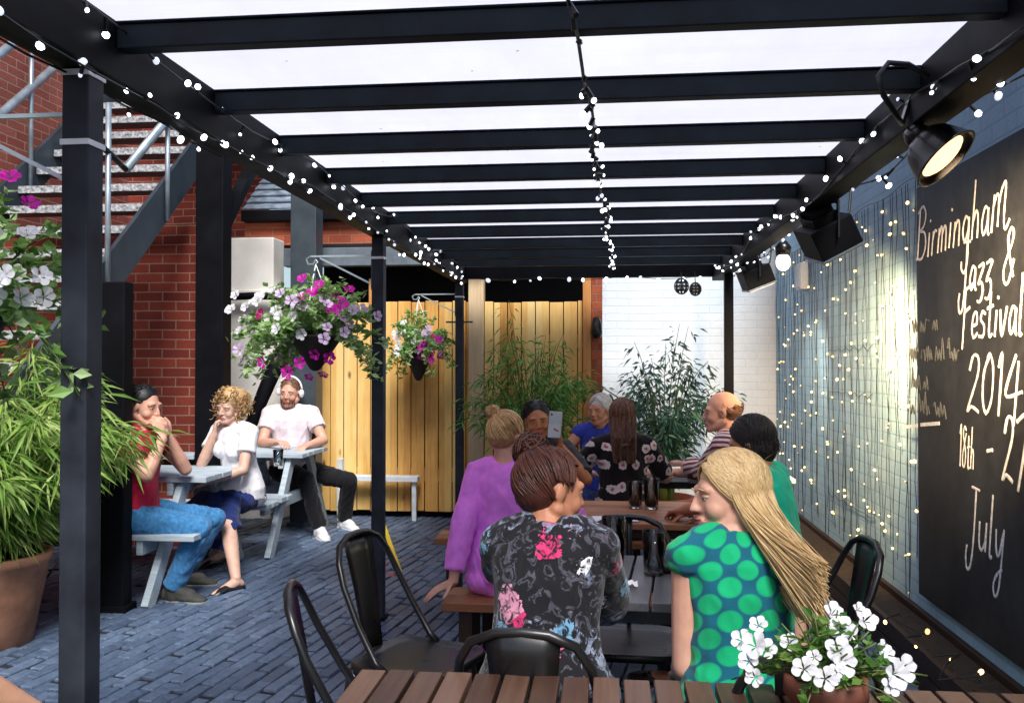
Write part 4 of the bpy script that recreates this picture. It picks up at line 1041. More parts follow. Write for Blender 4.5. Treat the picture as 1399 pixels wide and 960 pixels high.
# green spots on blue: staggered lattice of round spots
t = cloth('spotted_dress', (.1, .4, .3)); co = t.coord(); x, y, z = t.sep(co)
wob = t.noise(co, 6, 2)
xx = t.math('ADD', t.math('MULTIPLY', t.math('ARCTAN2', x, t.math('SUBTRACT', .10, y)), .165), t.math('MULTIPLY', wob, .02)); zz = t.math('ADD', t.math('ADD', z, t.math('MULTIPLY', y, .3)), t.math('MULTIPLY', wob, .02))
def cell(ox, oz):
    a = t.math('SUBTRACT', t.math('FRACT', t.math('ADD', t.math('DIVIDE', xx, .094), ox)), .5); b = t.math('SUBTRACT', t.math('FRACT', t.math('ADD', t.math('DIVIDE', zz, .080), oz)), .5)
    a = t.math('MULTIPLY', a, .094); b = t.math('MULTIPLY', b, .080 * 1.18)
    return t.math('SQRT', t.math('ADD', t.math('MULTIPLY', a, a), t.math('MULTIPLY', b, b)))
d = t.math('MINIMUM', cell(0, 0), cell(.5, .5))
grn = t.ramp(t.noise(co, 9, 3), [(.3, (.0, .29, .11)), (.7, (.006, .40, .165))]); blu = t.ramp(t.noise(co, 7, 3), [(.3, (.003, .07, .115)), (.7, (.006, .115, .17))])
t.set(Base_Color=t.mix(t.ramp(d, [(.0268, (1, 1, 1)), (.0300, (0, 0, 0))]), blu, grn)); CL['spots'] = t.m
# black floral with pink, red, white and blue blossoms
t = cloth('floral_kimono', (.01, .01, .01)); co = t.coord()
v1 = t.vor(t.mapping(co, (1, .4, 1)), 13); vc = t.vor(t.mapping(co, (1, .4, 1)), 13, 'Color'); n = t.noise(co, 45, 3, dist=1.2); n2 = t.noise(co, 5.5, 3, dist=.6); n3 = t.noise(t.mapping(co, loc=(3, 1, 7)), 6, 3, dist=.8); n4 = t.noise(t.mapping(co, loc=(9, 4, 2)), 22, 3, dist=2)
base = (.010, .010, .013); c = t.ramp(n4, [(.52, base), (.58, (.085, .085, .11)), (.64, base)])
c = t.mix(t.ramp(t.math('MULTIPLY', n3, n4), [(.315, (0, 0, 0)), (.33, (1, 1, 1))]), c, t.ramp(n, [(.4, (.09, .11, .17)), (.6, (.26, .30, .40))]))
petals = t.math('ADD', v1, t.math('MULTIPLY', t.math('SUBTRACT', n, .5), .9))
cr, cg, cb_ = t.sep(vc)
pick = t.ramp(cr, [(.0, (.62, .04, .16)), (.22, (.75, .12, .30)), (.36, (.75, .75, .80)), (.6, (.6, .04, .03)), (.68, (.16, .36, .55)), (.82, (.68, .3, .42)), (.95, (.5, .5, .55))], 'CONSTANT')
mask = t.math('MULTIPLY', t.math('LESS_THAN', petals, .40), t.math('GREATER_THAN', cg, .42))
c = t.mix(mask, c, t.mix(t.ramp(n, [(.45, (0, 0, 0)), (.6, (1, 1, 1))]), pick, base))
t.set(Base_Color=c); CL['floral'] = t.m
# black with pale pink-white blossoms
t = cloth('blossom_print', (.01, .01, .01)); co = t.coord(); x, y, z = t.sep(co); uv = t.comb(t.math('ADD', x, t.math('MULTIPLY', y, .6)), z, 0)
v1 = t.vor(uv, 13, rnd=.8); v1.node.voronoi_dimensions = '2D'; vc = t.vor(uv, 13, 'Color', rnd=.8); vc.node.voronoi_dimensions = '2D'; cr, cg, cb_ = t.sep(vc); n = t.noise(co, 60, 2)
p_ = t.math('ADD', v1, t.math('MULTIPLY', t.math('SUBTRACT', n, .5), .35))
c = t.mix(t.math('MULTIPLY', t.math('LESS_THAN', p_, .34), t.math('GREATER_THAN', cg, .22)), (.012, .008, .010), t.ramp(p_, [(.06, (.42, .10, .12)), (.16, (.78, .60, .55)), (.3, (.82, .70, .68))]))
t.set(Base_Color=c); CL['blossom'] = t.m
# zebra
t = cloth('zebra_skirt', (.5, .5, .5)); co = t.coord(); n = t.noise(co, 16, 2, dist=1.8)
t.set(Base_Color=t.ramp(n, [(.46, (.015, .012, .012)), (.5, (.72, .60, .50))])); CL['zebra'] = t.m
SH = {'sneaker': plain('white_sneaker', (.80, .80, .82), .6, var=.15), 'boot': plain('worn_boot', (.045, .045, .038), .75, var=.5, bump=.5), 'pump': plain('black_pump', (.01, .01, .012), .3)}
eye_w = plain('eye_white', (.5, .46, .44), .2, var=.03, bump=0); eye_d = plain('eye_dark', (.02, .012, .008), .15, bump=0)
lipm = plain('lips', (.42, .10, .085), .4, var=.15, bump=.05); browm = {}

def remesh(mb, name, mat, parent, vox, it=4, fold=0, fscale=9, fac=.5):
    me = mb.mesh('tmp'); o = bpy.data.objects.new('tmp', me); COL.objects.link(o)
    m = o.modifiers.new('r', 'REMESH'); m.mode = 'VOXEL'; m.voxel_size = vox; m.adaptivity = 0
    if it: m = o.modifiers.new('s', 'SMOOTH'); m.factor = fac; m.iterations = it
    bpy.context.view_layer.update(); dg = bpy.context.evaluated_depsgraph_get()
    me2 = bpy.data.meshes.new_from_object(o.evaluated_get(dg)); bpy.data.objects.remove(o); bpy.data.meshes.remove(me)
    me2.name = name
    if fold:
        nr = [v.normal.copy() for v in me2.vertices]
        for v, n in zip(me2.vertices, nr):
            p = v.co; q = V((p.x * 1.25 + p.z * .4, p.y, p.z * .55 + p.x * .25)) * fscale
            q2 = q + noise.noise_vector(q * .6) * .8; a = .6 * noise.noise(q * .7) + (1 - 2.2 * abs(noise.noise(q2))) * .55 + (1 - 2.2 * abs(noise.noise(q2 * 2.1 + V((5, 3, 1))))) * .25; v.co = p + n * fold * (a - .25)
    if name is None: return me2
    return link(name, me2, mat, parent, True)

def ik(a, t, l1, l2, pole):
    a = V(a); t = V(t); d = t - a; L = min(d.length, .995 * (l1 + l2)); d.normalize()
    x = (l1 * l1 - l2 * l2 + L * L) / (2 * L); h = math.sqrt(max(0, l1 * l1 - x * x)); pole = V(pole); pp = pole - d * pole.dot(d)
    if pp.length < 1e-5: pp = d.orthogonal()
    return a + d * x + pp.normalized() * h, a + d * L

def hand(m, W, hd, pn, side, s, curl=.5, spread=.0):
    """palm plus five fingers; side +1: thumb towards h x n"""
    hd = V(hd).normalized(); pn = V(pn); pn = (pn - hd * pn.dot(hd)).normalized(); lat = hd.cross(pn) * side
    m.loft([(W - hd * .02 * s, lat * .024 * s, pn * .019 * s), (W + hd * .015 * s, lat * .028 * s, pn * .017 * s), (W + hd * .05 * s, lat * .040 * s, pn * .015 * s), (W + hd * .085 * s, lat * .042 * s, pn * .012 * s), (W + hd * .098 * s, lat * .036 * s, pn * .008 * s)], 14)
    for k, (o, L) in enumerate(((.030, .070), (.0105, .080), (-.0095, .074), (-.029, .058))):
        p = W + hd * (.086 - (.006 if k == 3 else 0)) * s + lat * o * s; ang = .12; d = (hd + lat * (o * (2.0 + spread * 6))).normalized()
        for j, fr in enumerate((.45, .31, .26)):
            ang += curl * (.55, .75, .5)[j]
            dd = d * cos(ang) + pn * sin(ang); q = p + dd * L * fr * s; m.cone(p, (.0088 - .0009 * j) * s, q, (.0082 - .001 * j) * s, 8, 2); p = q
    p = W + hd * .025 * s + lat * .028 * s; d = (hd * .62 + lat * .68 + pn * .35).normalized(); q = p + d * .045 * s; m.cone(p, .0135 * s, q, .0105 * s, 8, 2)
    d = (hd * .85 + lat * (.35 - curl * .3) + pn * (.3 + curl * .4)).normalized(); m.cone(q, .0105 * s, q + d * .032 * s, .0085 * s, 8, 2)

TT = (-.10, -.03, .05, .13, .20, .28, .36, .43, .48, .515)
TF = ((.10, .165, .178, .158, .136, .134, .144, .150, .132, .085), (.09, .12, .122, .108, .098, .098, .104, .098, .080, .060))
TMl = ((.10, .155, .165, .160, .155, .160, .170, .178, .160, .10), (.09, .115, .118, .114, .112, .114, .118, .112, .090, .066))

def person(label, x, y, face, S=1.66, sex='f', seat=.45, lean=.1, side=0, twist=0, head=(0, 0, 0), armL=None, armR=None, footL=None, footR=None, kneepole=(0, .3, 1), knees=None, sk='fair', top=('white_cotton', .45, .0), bottom=('trousers', 'black_denim'), shoe='pump', hair=('short', 'dark'), vox=.006, bulk=1.0, beard=None, far=False, skirtlen=1.0, neckline=.0, loose=.014, neck=.15, nfwd=.12, sw=1.0):
    s = S / 1.70; t = thing('person', label, 'person', (x, y, 0), R(face))
    Wm = Matrix.Translation(V((x, y, 0))) @ Matrix.Rotation(R(face), 4, 'Z'); Wi = Wm.inverted()
    loc = lambda w: Wi @ V(w)
    f = sex == 'f'; rx, ry = TF if f else TMl
    P = V((0, 0, seat + .098 * s))
    # spine
    sp = []; p = P.copy(); 
    def sdir(tt): k = max(0, min(1, tt / .5)); return V((side * k, lean * (.25 + 1.1 * k), 1)).normalized()
    prev = 0
    def spine(tt):
        n = 12; q = P.copy()
        if tt <= 0: return P + sdir(0) * tt * s
        for i in range(n): q += sdir(tt * (i + .5) / n) * (tt / n) * s
        return q
    def lat(tt):
        a = R(twist) * max(0, min(1, tt / .45)); return V((cos(a), sin(a), 0))
    def dep(tt): return sdir(tt).cross(lat(tt)).normalized() 
    jx = (.155 if f else .176) * s * (bulk ** .5) * sw
    def torso(m, infl, t0=-.2, t1=.6, flare=0):
        m.loft([(spine(tt), lat(tt) * (rx[i] * bulk * s + infl + flare * max(0, .2 - tt)), dep(tt) * (ry[i] * bulk * s + infl + flare * max(0, .2 - tt))) for i, tt in enumerate(TT) if t0 <= tt <= t1], 20)
        if f and t1 > .4:
            for sx in (-1, 1): m.ell(spine(.35) + lat(.35) * sx * .068 * s + dep(.35) * -1 * 0 + (lat(.35).cross(sdir(.35)) * -.085 * s), (.060 * s + infl * .8, .055 * s + infl * .8, .060 * s + infl * .8))
        if t0 < 0:
            for sx in (-1, 1): m.ell(P + V((sx * .08 * s, -.03 * s, -.03 * s)), (.095 * s * bulk + infl * .7, .105 * s * bulk + infl * .7, .07 * s + infl * .3))
    shl = {sx: spine(.462) + lat(.462) * sx * jx for sx in (-1, 1)}
    def shoulders(m, infl, inner=.06):
        for sx in (-1, 1): m.cone(spine(.482) + lat(.48) * sx * inner * s, .056 * s + infl, shl[sx], (.053 if f else .062) * s * bulk ** .5 + infl, 14)
    # head
    nb = spine(.50); hy, hp, hr = [R(k) for k in head]
    nd = (sdir(.5) * .6 + V((0, nfwd + lean * .3, .5))).normalized()
    hc = nb + nd * neck * s
    Hm = Matrix.Rotation(hy + R(twist), 3, 'Z') @ Matrix.Rotation(hp, 3, 'X') @ Matrix.Rotation(hr, 3, 'Y')
    HS = s * (1.0 if f else 1.05)
    H = lambda v: hc + Hm @ (V(v) * HS)
    body = MB(); torso(body, 0); shoulders(body, 0)
    body.cone(spine(.49), .058 * s * (1 if f else 1.12), H((0, -.02, -.05)), .049 * HS * (1 if f else 1.12), 14)
    hb = MB()
    hb.ell((0, -.018, .028), (.074, .092, .086), nu=20, nv=14); hb.ell((0, .03, -.008), (.062, .056, .085), nu=20, nv=14)
    for sx in (-1, 1):
        hb.ell((sx * .034, .048, -.032), (.028, .03, .03)); hb.ell((sx * .026, .0695, .021), (.030, .0150, .015)); hb.ell((sx * .009, .090, -.032), (.0078, .009, .0072)); hb.ell((sx * .073, -.008, -.004), (.010, .021, .031), Matrix.Rotation(-.25, 3, 'X') @ Matrix.Rotation(sx * .3, 3, 'Z'))
        hb.cone((sx * .058, -.01, -.05), .022, (sx * .018, .06, -.09), .02, 10)
    hb.ell((0, .034, -.066), (.046, .05, .036)); hb.ell((0, .070, -.093), (.021, .018, .018 if f else .021))
    hb.cone((0, .083, .010), .0072, (0, .1025, -.029), .0088, 10); hb.ell((0, .0845, -.056), (.022, .010, .006)); hb.ell((0, .083, -.067), (.018, .010, .007)); hb.ell((0, .08, -.061), (.027, .012, .014))
    body.add([H(v) for v in hb.v], hb.f)
    # arms
    el = {}; wr = {}
    for sx, A in ((-1, armL), (1, armR)):
        A = A or {}
        tgt = A.get('w'); tgt = H(A['hf']) if 'hf' in A else loc(tgt) if tgt is not None else V(A.get('h', (sx * .12, .30, seat + .22)))
        pole = V(A.get('pole', (sx * .6, -.5, -.7)))
        e, w = ik(shl[sx], tgt, .285 * s, .245 * s, pole); el[sx] = e; wr[sx] = w
        am = (bulk ** .5) * (1 if f else 1.08)
        body.cone(shl[sx], .050 * s * am, e, .037 * s * am, 14); mid = e.lerp(w, .28); body.cone(e, .037 * s * am, mid, .039 * s * am, 12, 3); body.cone(mid, .039 * s * am, w, .0245 * s * am, 12)
        hd = A.get('hd'); hd = V(hd) if hd else (w - e).normalized(); pn = V(A.get('pn', (0, 0, -1)))
        thumb = A.get('thumb'); 
        sd_ = 1
        if thumb is not None:
            c_ = hd.cross(pn); sd_ = 1 if c_.dot(V(thumb)) > 0 else -1
        else: sd_ = 1 if hd.cross(pn).x * sx < 0 else -1
        hand(body, w, hd, pn, sd_, s * (1 if f else 1.08), A.get('curl', .5), A.get('spread', 0))
    # legs
    hip = {sx: P + V((sx * .09 * s, .02, -.015)) for sx in (-1, 1)}; kn = {}; an = {}; toe = {}
    for sx, Fo in ((-1, footL), (1, footR)):
        if Fo is None: Fo = {}
        tg = Fo.get('w'); tg = loc(tg) if tg is not None else V(Fo.get('p', (sx * .11, .46, 0)))
        ank = tg + V((0, 0, .085 * s)); kp = V(Fo.get('pole', kneepole))
        k, a = ik(hip[sx], ank, .435 * s, .415 * s, kp); kn[sx] = k; an[sx] = a
        td = V(Fo.get('td', (sx * .15, 1, 0))).normalized(); toe[sx] = td
        lm = bulk ** .5 * (1 if f else 1.02)
        body.cone(hip[sx], .086 * s * lm, k, .056 * s * lm, 16); q = k.lerp(a, .3); body.cone(k, .053 * s * lm, q, .054 * s * lm, 14, 3); body.cone(q, .054 * s * lm, a, .034 * s * lm, 14)
        dn = V(Fo.get('dn', (0, 0, -1)))
        body.cone(a + dn * .03 * s, .036 * s, a + td * .13 * s + dn * .055 * s, .026 * s, 12); body.cone(a + td * .13 * s + dn * .055 * s, .027 * s, a + td * .17 * s + dn * .06 * s, .022 * s, 10); body.cone(a - td * .035 * s + dn * .05 * s, .030 * s, a + dn * .02 * s, .034 * s, 10)
    bo = remesh(body, 'body', SK[sk], t, vox, 4 if vox < .0055 else 3)
    # face pieces
    bm_key = hair[1]
    for sx in (-1, 1):
        m = MB(); m.ell(H((sx * .0305, .0690, -.001)), (.0114 * HS,) * 3, None, 12, 8); e = m.build('eye', eye_w, t, True)
        m = MB(); m.ell(H((sx * .0300, .0760, -.0014)), (.0055 * HS,) * 3, None, 10, 7); m.build('iris', eye_d, e, True)
        m = MB(); m.tube([H((sx * .013, .0875, .0205)), H((sx * .028, .0885, .0245)), H((sx * .046, .0785, .0195))], [.0016 * HS, .0022 * HS, .001 * HS], 6); m.build('eyebrow', HM[bm_key] if bm_key not in ('white',) else HM['white'], t, True)
        m = MB(); m.ell(H((sx * .0308, .0688, .0040)), V((.0145, .0124, .0098)) * HS, Hm, 14, 10); m.build('eyelid', SK[sk], e, True)
        m = MB(); m.tube([H((sx * .0190, .0775, -.0008)), H((sx * .0250, .0805, .0012)), H((sx * .0315, .0808, .0012)), H((sx * .0425, .0735, -.0012))], [.0007 * HS, .0011 * HS, .0012 * HS, .0008 * HS], 5); m.build('lashes', eye_d, e, True)
    m = MB(); m.ell(H((0, .0868, -.0565)), V((.021, .009, .0048)) * HS, Hm); m.ell(H((0, .0855, -.0668)), V((.017, .009, .0058)) * HS, Hm); m.tube([H((k_ * .0265, .0755 + .0115 * (1 - k_ * k_), -.0625 + .0065 * k_ * k_)) for k_ in (-1, -.6, -.25, .25, .6, 1)], [.0012 * HS, .0026 * HS, .003 * HS, .003 * HS, .0026 * HS, .0012 * HS], 6); m.build('mouth', lipm, t, True)
    # ---- top
    if top:
        mat, slv, hem = top[:3]; m = MB()
        torso(m, loose, -.04 + hem, .52, .06); shoulders(m, loose, .07 + neckline)
        for sx in (-1, 1):
            a, e, w = shl[sx], el[sx], wr[sx]; am = (bulk ** .5) * (1 if f else 1.08)
            wide = top[3] if len(top) > 3 else .012
            if slv > 0:
                u = min(1, slv); q = a.lerp(e, u); m.cone(a, .052 * s * am + loose, q, (.050 - .011 * u) * s * am + loose + wide * u, 16, 6, (1, 0))
                if slv > 1: u = slv - 1; m.cone(e, .039 * s * am + loose + wide * .8, e.lerp(w, u), (.038 - .012 * u) * s * am + loose + wide, 16, 6, (1, 0))
        remesh(m, 'top' if not (bottom and bottom[0] == 'dress') else 'bodice', CL[mat], t, .0055 if vox < .0055 else .007, 3, .008, 11)
    # ---- bottom
    kind, mat = bottom[:2]
    m = MB()
    if kind == 'trousers':
        torso(m, .010, -.2, .14)
        for sx in (-1, 1):
            m.cone(hip[sx], .100 * s, kn[sx], .068 * s, 16); q = kn[sx].lerp(an[sx], .35); m.cone(kn[sx], .068 * s, q, .066 * s, 16, 3); m.cone(q, .066 * s, kn[sx].lerp(an[sx], .97), .062 * s, 16, 6, (1, 0))
        remesh(m, 'trousers', CL[mat], t, .007, 3, .011, 13)
    else:
        torso(m, .012, -.2, .14)
        hm = (hip[-1] + hip[1]) / 2; km = (kn[-1] + kn[1]) / 2; kd = (kn[1] - kn[-1]); kw = kd.length / 2 + .078 * s
        d = (km - hm); la_ = V((1, 0, 0)); la_ = (la_ - d.normalized() * la_.dot(d.normalized())).normalized(); dp = d.normalized().cross(la_)
        kl = kd.normalized() if kd.length > .06 else la_
        sec = []
        for u in (.0, .3, .6, .85, 1.0):
            u2 = u * skirtlen; lt = la_.lerp(kl, u2).normalized(); sec.append((hm + d * u2 + dp * 0, lt * ((.19 * s * bulk) * (1 - u2) + kw * u2), dp * (.115 * s * (1 - u2) + .082 * s * u2)))
        if skirtlen >= 1.0:
            sh = ((an[-1] + an[1]) / 2 - km).normalized(); sec.append((km + d.normalized() * .05 * s + sh * .03 * s, kl * kw, (dp * .5 + d.normalized() * .5).normalized() * .075 * s)); sec.append((km + d.normalized() * .035 * s + sh * .15 * s, kl * (kw - .004), d.normalized() * .07 * s))
        m.loft(sec, 20)
        for sx in (-1, 1): m.cone(hip[sx], .098 * s, hip[sx].lerp(kn[sx], .9 * min(1, skirtlen)), .070 * s, 14)
        remesh(m, 'skirt', CL[mat], t, .007, 3, .010, 10)
    # ---- shoes
    for sx in (-1, 1):
        a, td = an[sx], toe[sx]; Fo = (footL if sx < 0 else footR) or {}; dn = V(Fo.get('dn', (0, 0, -1))).normalized(); la_ = td.cross(dn).normalized(); k = s * (1.0 if f else 1.12); b = a + dn * .085 * s
        hgt = {'pump': .03, 'sneaker': .06, 'boot': .085}[shoe]; m = MB()
        m.loft([(b - td * .062 * k - dn * hgt * .45, la_ * .018 * k, dn * hgt * .4), (b - td * .045 * k - dn * hgt * .55, la_ * .034 * k, dn * hgt * .55), (b + td * .02 * k - dn * hgt * .56, la_ * .038 * k, dn * hgt * .56), (b + td * .09 * k - dn * .032, la_ * .043 * k, dn * .032), (b + td * .15 * k - dn * .025, la_ * .041 * k, dn * .025), (b + td * .195 * k - dn * .017, la_ * .022 * k, dn * .015)], 16)
        if shoe != 'pump': m.cone(a + dn * .045 + td * .01, .046 * k, a - dn * .035, .044 * k, 14, 4, (1, 0)); m.cone(a + dn * .02 + td * .02, .042 * k, b + td * .1 * k - dn * .045, .036 * k, 12)
        so_ = remesh(m, 'shoe', SH[shoe], t, .006, 2)
        m = MB(); pts = [(-.066, .02), (-.05, .036), (.02, .038), (.09, .047), (.15, .045), (.2, .022)]
        up_ = -dn; m.add([b + td * u * k + la_ * w_ * k * q + up_ * h_ for h_ in (-.002, .016) for q in (1, -1) for u, w_ in pts], [])
        n = len(pts); m.f += [[i for i in range(n)] + [n + i for i in range(n - 1, -1, -1)], [2 * n + i for i in range(n)][::-1] + [3 * n + i for i in range(n)]] + [[i, i + 1, 2 * n + i + 1, 2 * n + i] for i in range(n - 1)] + [[n + i, 3 * n + i, 3 * n + i + 1, n + i + 1] for i in range(n - 1)] + [[0, 2 * n, 3 * n, n], [n - 1, 2 * n - 1, 4 * n - 1, 3 * n - 1]]
        m.build('sole', SH['sneaker'] if shoe == 'sneaker' else plain('grey_sole', (.3, .3, .28), .7) if shoe == 'boot' else M['cable'], so_)
    # ---- hair
    style, hm_ = hair[:2]; hmx = MB(); cap = MB()
    EC, ER = V((0, -.020, .032)), V((.082, .100, .094))
    def onE(u, k=1.0): u = V(u).normalized(); return EC + V((u.x * ER.x, u.y * ER.y, u.z * ER.z)) * k
    def strand(pts, r): hmx.tube(pts, [r * (1 - .65 * i / (len(pts) - 1)) for i in range(len(pts))], 4, False)
    if style in ('short', 'bald', 'headband'):
        if style == 'bald': cap.ell((0, -.048, .0), (.0785, .072, .052), nu=18)
        else: cap.ell((0, -.026, .042), (.081, .094, .084), nu=20); cap.ell((0, -.055, .0), (.074, .066, .07), nu=18)
        n = 260 if style != 'bald' else 130
        for k in range(n):
            u = rdir(-.6, 1) if style != 'bald' else rdir(-.55, .15)
            if u.y > .35 and u.z < .62 or u.y > .75: continue
            if style == 'bald' and (u.y > .25): continue
            p0 = onE(u, 1.0); d = V((u.x * .3, -.5 + u.y * .4, -.55)) + rdir() * (.45 if style != 'bald' else .2); d = d - u * d.dot(u) * (.8 if style != 'bald' else 1)
            L = .028 if style == 'bald' else .045; pts = [H(p0 + d * L * q + u * .008 * sin(q * 2)) for q in (0, .5, 1)]; strand(pts, .0042 * HS)
    elif style == 'bun':
        bx_, by_, bz_2 = hair[2] if len(hair) > 2 else (0, -.6, .8); cap.ell((0, -.021, .037), (.078, .094, .086), nu=20); cap.ell((0, -.046, -.004), (.072, .068, .066), nu=18)
        bu = V((bx_, by_, bz_2)).normalized(); bc = onE(bu, 1.14); br = hair[3] if len(hair) > 3 else .038
        for k in range(800):
            a = rr(0, 2 * pi); front = cos(a); u = V((sin(a), cos(a), .52 if front > .55 else (-.05 if front > 0 else -.62) + rr(-.06, .06))).normalized()
            if k % 2:
                u = rdir(-.3, 1)
                if u.y > .55 and u.z < .5: u.z = .7; u.normalize()
            pts = []
            lift = rr(.985, 1.05)
            for j in range(9):
                q = j / 8; w = u.lerp(bu, q); 
                if w.length < .15: w = w + V((.2, 0, 0))
                pts.append(H(onE(w, lift + .10 * max(0, q - .7) / .3)))
            strand(pts, .0029 * HS)
            if k % 24 == 0 and u.z < 0: p = onE(u, 1.0); pts = [H(p), H(p + V((rr(-.006, .006), -.002, -.012))), H(p + V((rr(-.012, .012), .002, -.026)))]; strand(pts, .0011 * HS)
        for k in range(260):
            q = rdir(); ax_ = rdir(); c0 = bc; pts = []
            e1 = q.orthogonal().normalized(); e2 = q.cross(e1); rad = br * rr(.55, 1.05); a0 = rr(0, 6.3); ln = rr(1.5, 3.2)
            for j in range(9): a = a0 + ln * j / 8; pts.append(H(c0 + (e1 * cos(a) + e2 * sin(a)) * rad + q * rr(-.1, .1) * br))
            strand(pts, .003 * HS)
        cap.ell(bc, (br * .85,) * 3)
    elif style in ('long', 'bob'):
        endw, n, drop = hair[2], hair[3], hair[4]     # fall end in person-local coords, strand count, width
        cap.ell((0, -.020, .037), (.079, .094, .085), nu=20); cap.ell((0, -.048, -.02), (.071, .064, .08), nu=18)
        if style == 'long': cap.ell((0, -.058, -.07), (.058, .05, .07))
        End = V(endw or (0, 0, 0))
        for k in range(n):
            sgn = -1 if random.random() < .5 else 1; py_ = rr(-.75, 1.0); part = V((sgn * rr(.0, .05) + (sgn * rr(0, .3) if py_ > .75 else 0), py_, .8 if py_ < .75 else .62)).normalized()
            ph = rr(88, 178) if part.y < .2 else rr(68, 125); B = V((sgn * sin(R(ph)), cos(R(ph)), rr(-.55, -.2))).normalized(); lift = rr(.985, 1.035)
            pts = [H(onE(part.lerp(B, j / 6), lift)) for j in range(7)]
            p = pts[-1]; side_ = sgn * sin(R(ph))
            wv = rdir(); wv.z = 0; wp = rr(0, 1.5)
            if style == 'bob':
                for j in range(1, 4): pts.append(p + V((0, 0, -drop * j / 3)) + Hm @ V((side_ * .008 * j, -.004 * j, 0)) + rdir() * .004)
            else:
                e_ = End + (Hm @ V((side_ * .05 + rr(-.014, .014), rr(-.014, .014), rr(-.04, .04)))) * 1.0
                e_.z = End.z + rr(-.06, .10)
                for j in range(1, 10):
                    q = j / 9; md = p + V((0, 0, -.055)) + (Hm @ V((side_ * .012, -.012, 0))); w = p * (1 - q) ** 2 + md * 2 * q * (1 - q) + e_ * q * q; w += wv * sin(q * 5 + wp) * .006 * q
                    pts.append(w)
            strand(pts, (.0023 if n > 800 else .0034) * HS)
    elif style == 'curly':
        cap.ell((0, -.04, .055), (.105, .105, .098), nu=20); cap.ell((0, -.06, -.02), (.105, .08, .10), nu=18)
        for k in range(420):
            u = rdir(-.75, 1)
            if u.y > .42 and u.z < .55: continue
            p0 = onE(u, rr(1.05, 1.48)); d = (V((u.x * .7, u.y * .3 - .15, -.8)) + rdir() * .5).normalized(); e1 = d.orthogonal().normalized(); e2 = d.cross(e1); L = rr(.04, .085); cr_ = rr(.008, .014); a0 = rr(0, 6); tw = rr(7, 13)
            strand([H(p0 + d * L * j / 12 + (e1 * cos(a0 + tw * j / 12) + e2 * sin(a0 + tw * j / 12)) * cr_) for j in range(13)], .0042 * HS)
    if style in ('long', 'bun', 'curly', 'bob'):
        for k in range(18):
            u = rdir(-.2, 1)
            if u.y > .5: continue
            p0 = onE(u, 1.0); d = (u * .5 + rdir() * .7 + V((0, -.3, -.4))).normalized(); strand([H(p0 + d * L_ + u * .01 * sin(L_ * 40) - V((0, 0, L_ * L_ * 9))) for L_ in (0, .015, .03, .034)], .0005 * HS)
    cap2 = MB(); cap2.add([H(v) for v in cap.v], cap.f)
    if style == 'long':
        a_ = H((0, -.07, -.05)); xx_ = Hm @ V((1, 0, 0)); yy_ = Hm @ V((0, 1, 0)); m1 = a_ + V((0, 0, -.09)); tt_ = End + V((0, 0, .05))
        cap2.loft([(a_ * (1 - q) ** 2 + m1 * 2 * q * (1 - q) + tt_ * q * q, xx_ * (.066 - .018 * q) * HS, yy_ * (.045 - .027 * q) * HS) for q in (0, .2, .4, .6, .8, 1)], 16)
    cme = remesh(cap2, None, None, None, .007, 3) if False else None
    me_ = cap2.mesh('cap'); o_ = bpy.data.objects.new('tmp', me_); COL.objects.link(o_); mod = o_.modifiers.new('r', 'REMESH'); mod.mode = 'VOXEL'; mod.voxel_size = .007
    mod = o_.modifiers.new('s', 'SMOOTH'); mod.iterations = 3; bpy.context.view_layer.update(); ev = bpy.data.meshes.new_from_object(o_.evaluated_get(bpy.context.evaluated_depsgraph_get())); bpy.data.objects.remove(o_)
    hmx.add([v.co.copy() for v in ev.vertices], [list(p.vertices) for p in ev.polygons])
    ho = hmx.build('hair', HM[hm_], t, True, normals=False)
    if beard:
        m = MB()
        for k in range(240):
            a = rr(-1.15, 1.15); zz = rr(-.105, -.045); y_ = .082 * cos(a * .8) - .012 * (zz < -.09); x_ = .058 * sin(a); p = V((x_, y_ * (1.0 if abs(a) < .5 else .92) - .004, zz + .02 * abs(a)))
            if abs(x_) < .018 and -.073 < zz < -.05: continue
            m.tube([H(p), H(p + V((x_ * .15, .010, -.016)))], [.0035 * HS, .001], 4, False)
        m.build('beard', HM[beard], t, True, normals=False)
    return t, H, Hm, HS, wr, Wm

# ---- front pair
person('woman in the dark floral top with pinned up auburn hair', X(744, 2.23), 2.23, -4, 1.60, 'f', .455, .24, 0, -6, (-50, -8, -8),
       armL=dict(w=atz(700, 770, .80), pole=(-.2, -.4, -1)), armR=dict(w=atz(828, 792, .79), pole=(.12, -.5, -1), curl=.6),
       sk='ruddy', top=('floral', 1.55, .0, .022), bottom=('trousers', 'denim'), hair=('bun', 'auburn', (-.62, -.22, .76), .055), vox=.0048, bulk=.98, neck=.118, nfwd=.3, sw=.85)
person('blonde woman in the green spotted dress, her profile turned left', X(1018, 2.18), 2.18, 10, 1.60, 'f', .455, .18, -.03, 8, (84, -3, 6),
       armL=dict(h=(-.09, .25, .62), pole=(-.16, -.5, -.9)), armR=dict(h=(.10, .30, .64), pole=(.3, -.5, -.8)),
       sk='pink', top=('spots', .10, .0, .018), bottom=('dress', 'spots'), hair=('long', 'blonde', (.105, -.14, .915), 2600, .1), vox=.0048, bulk=.97, skirtlen=.95, neck=.118, nfwd=.25, sw=.85, loose=.009)
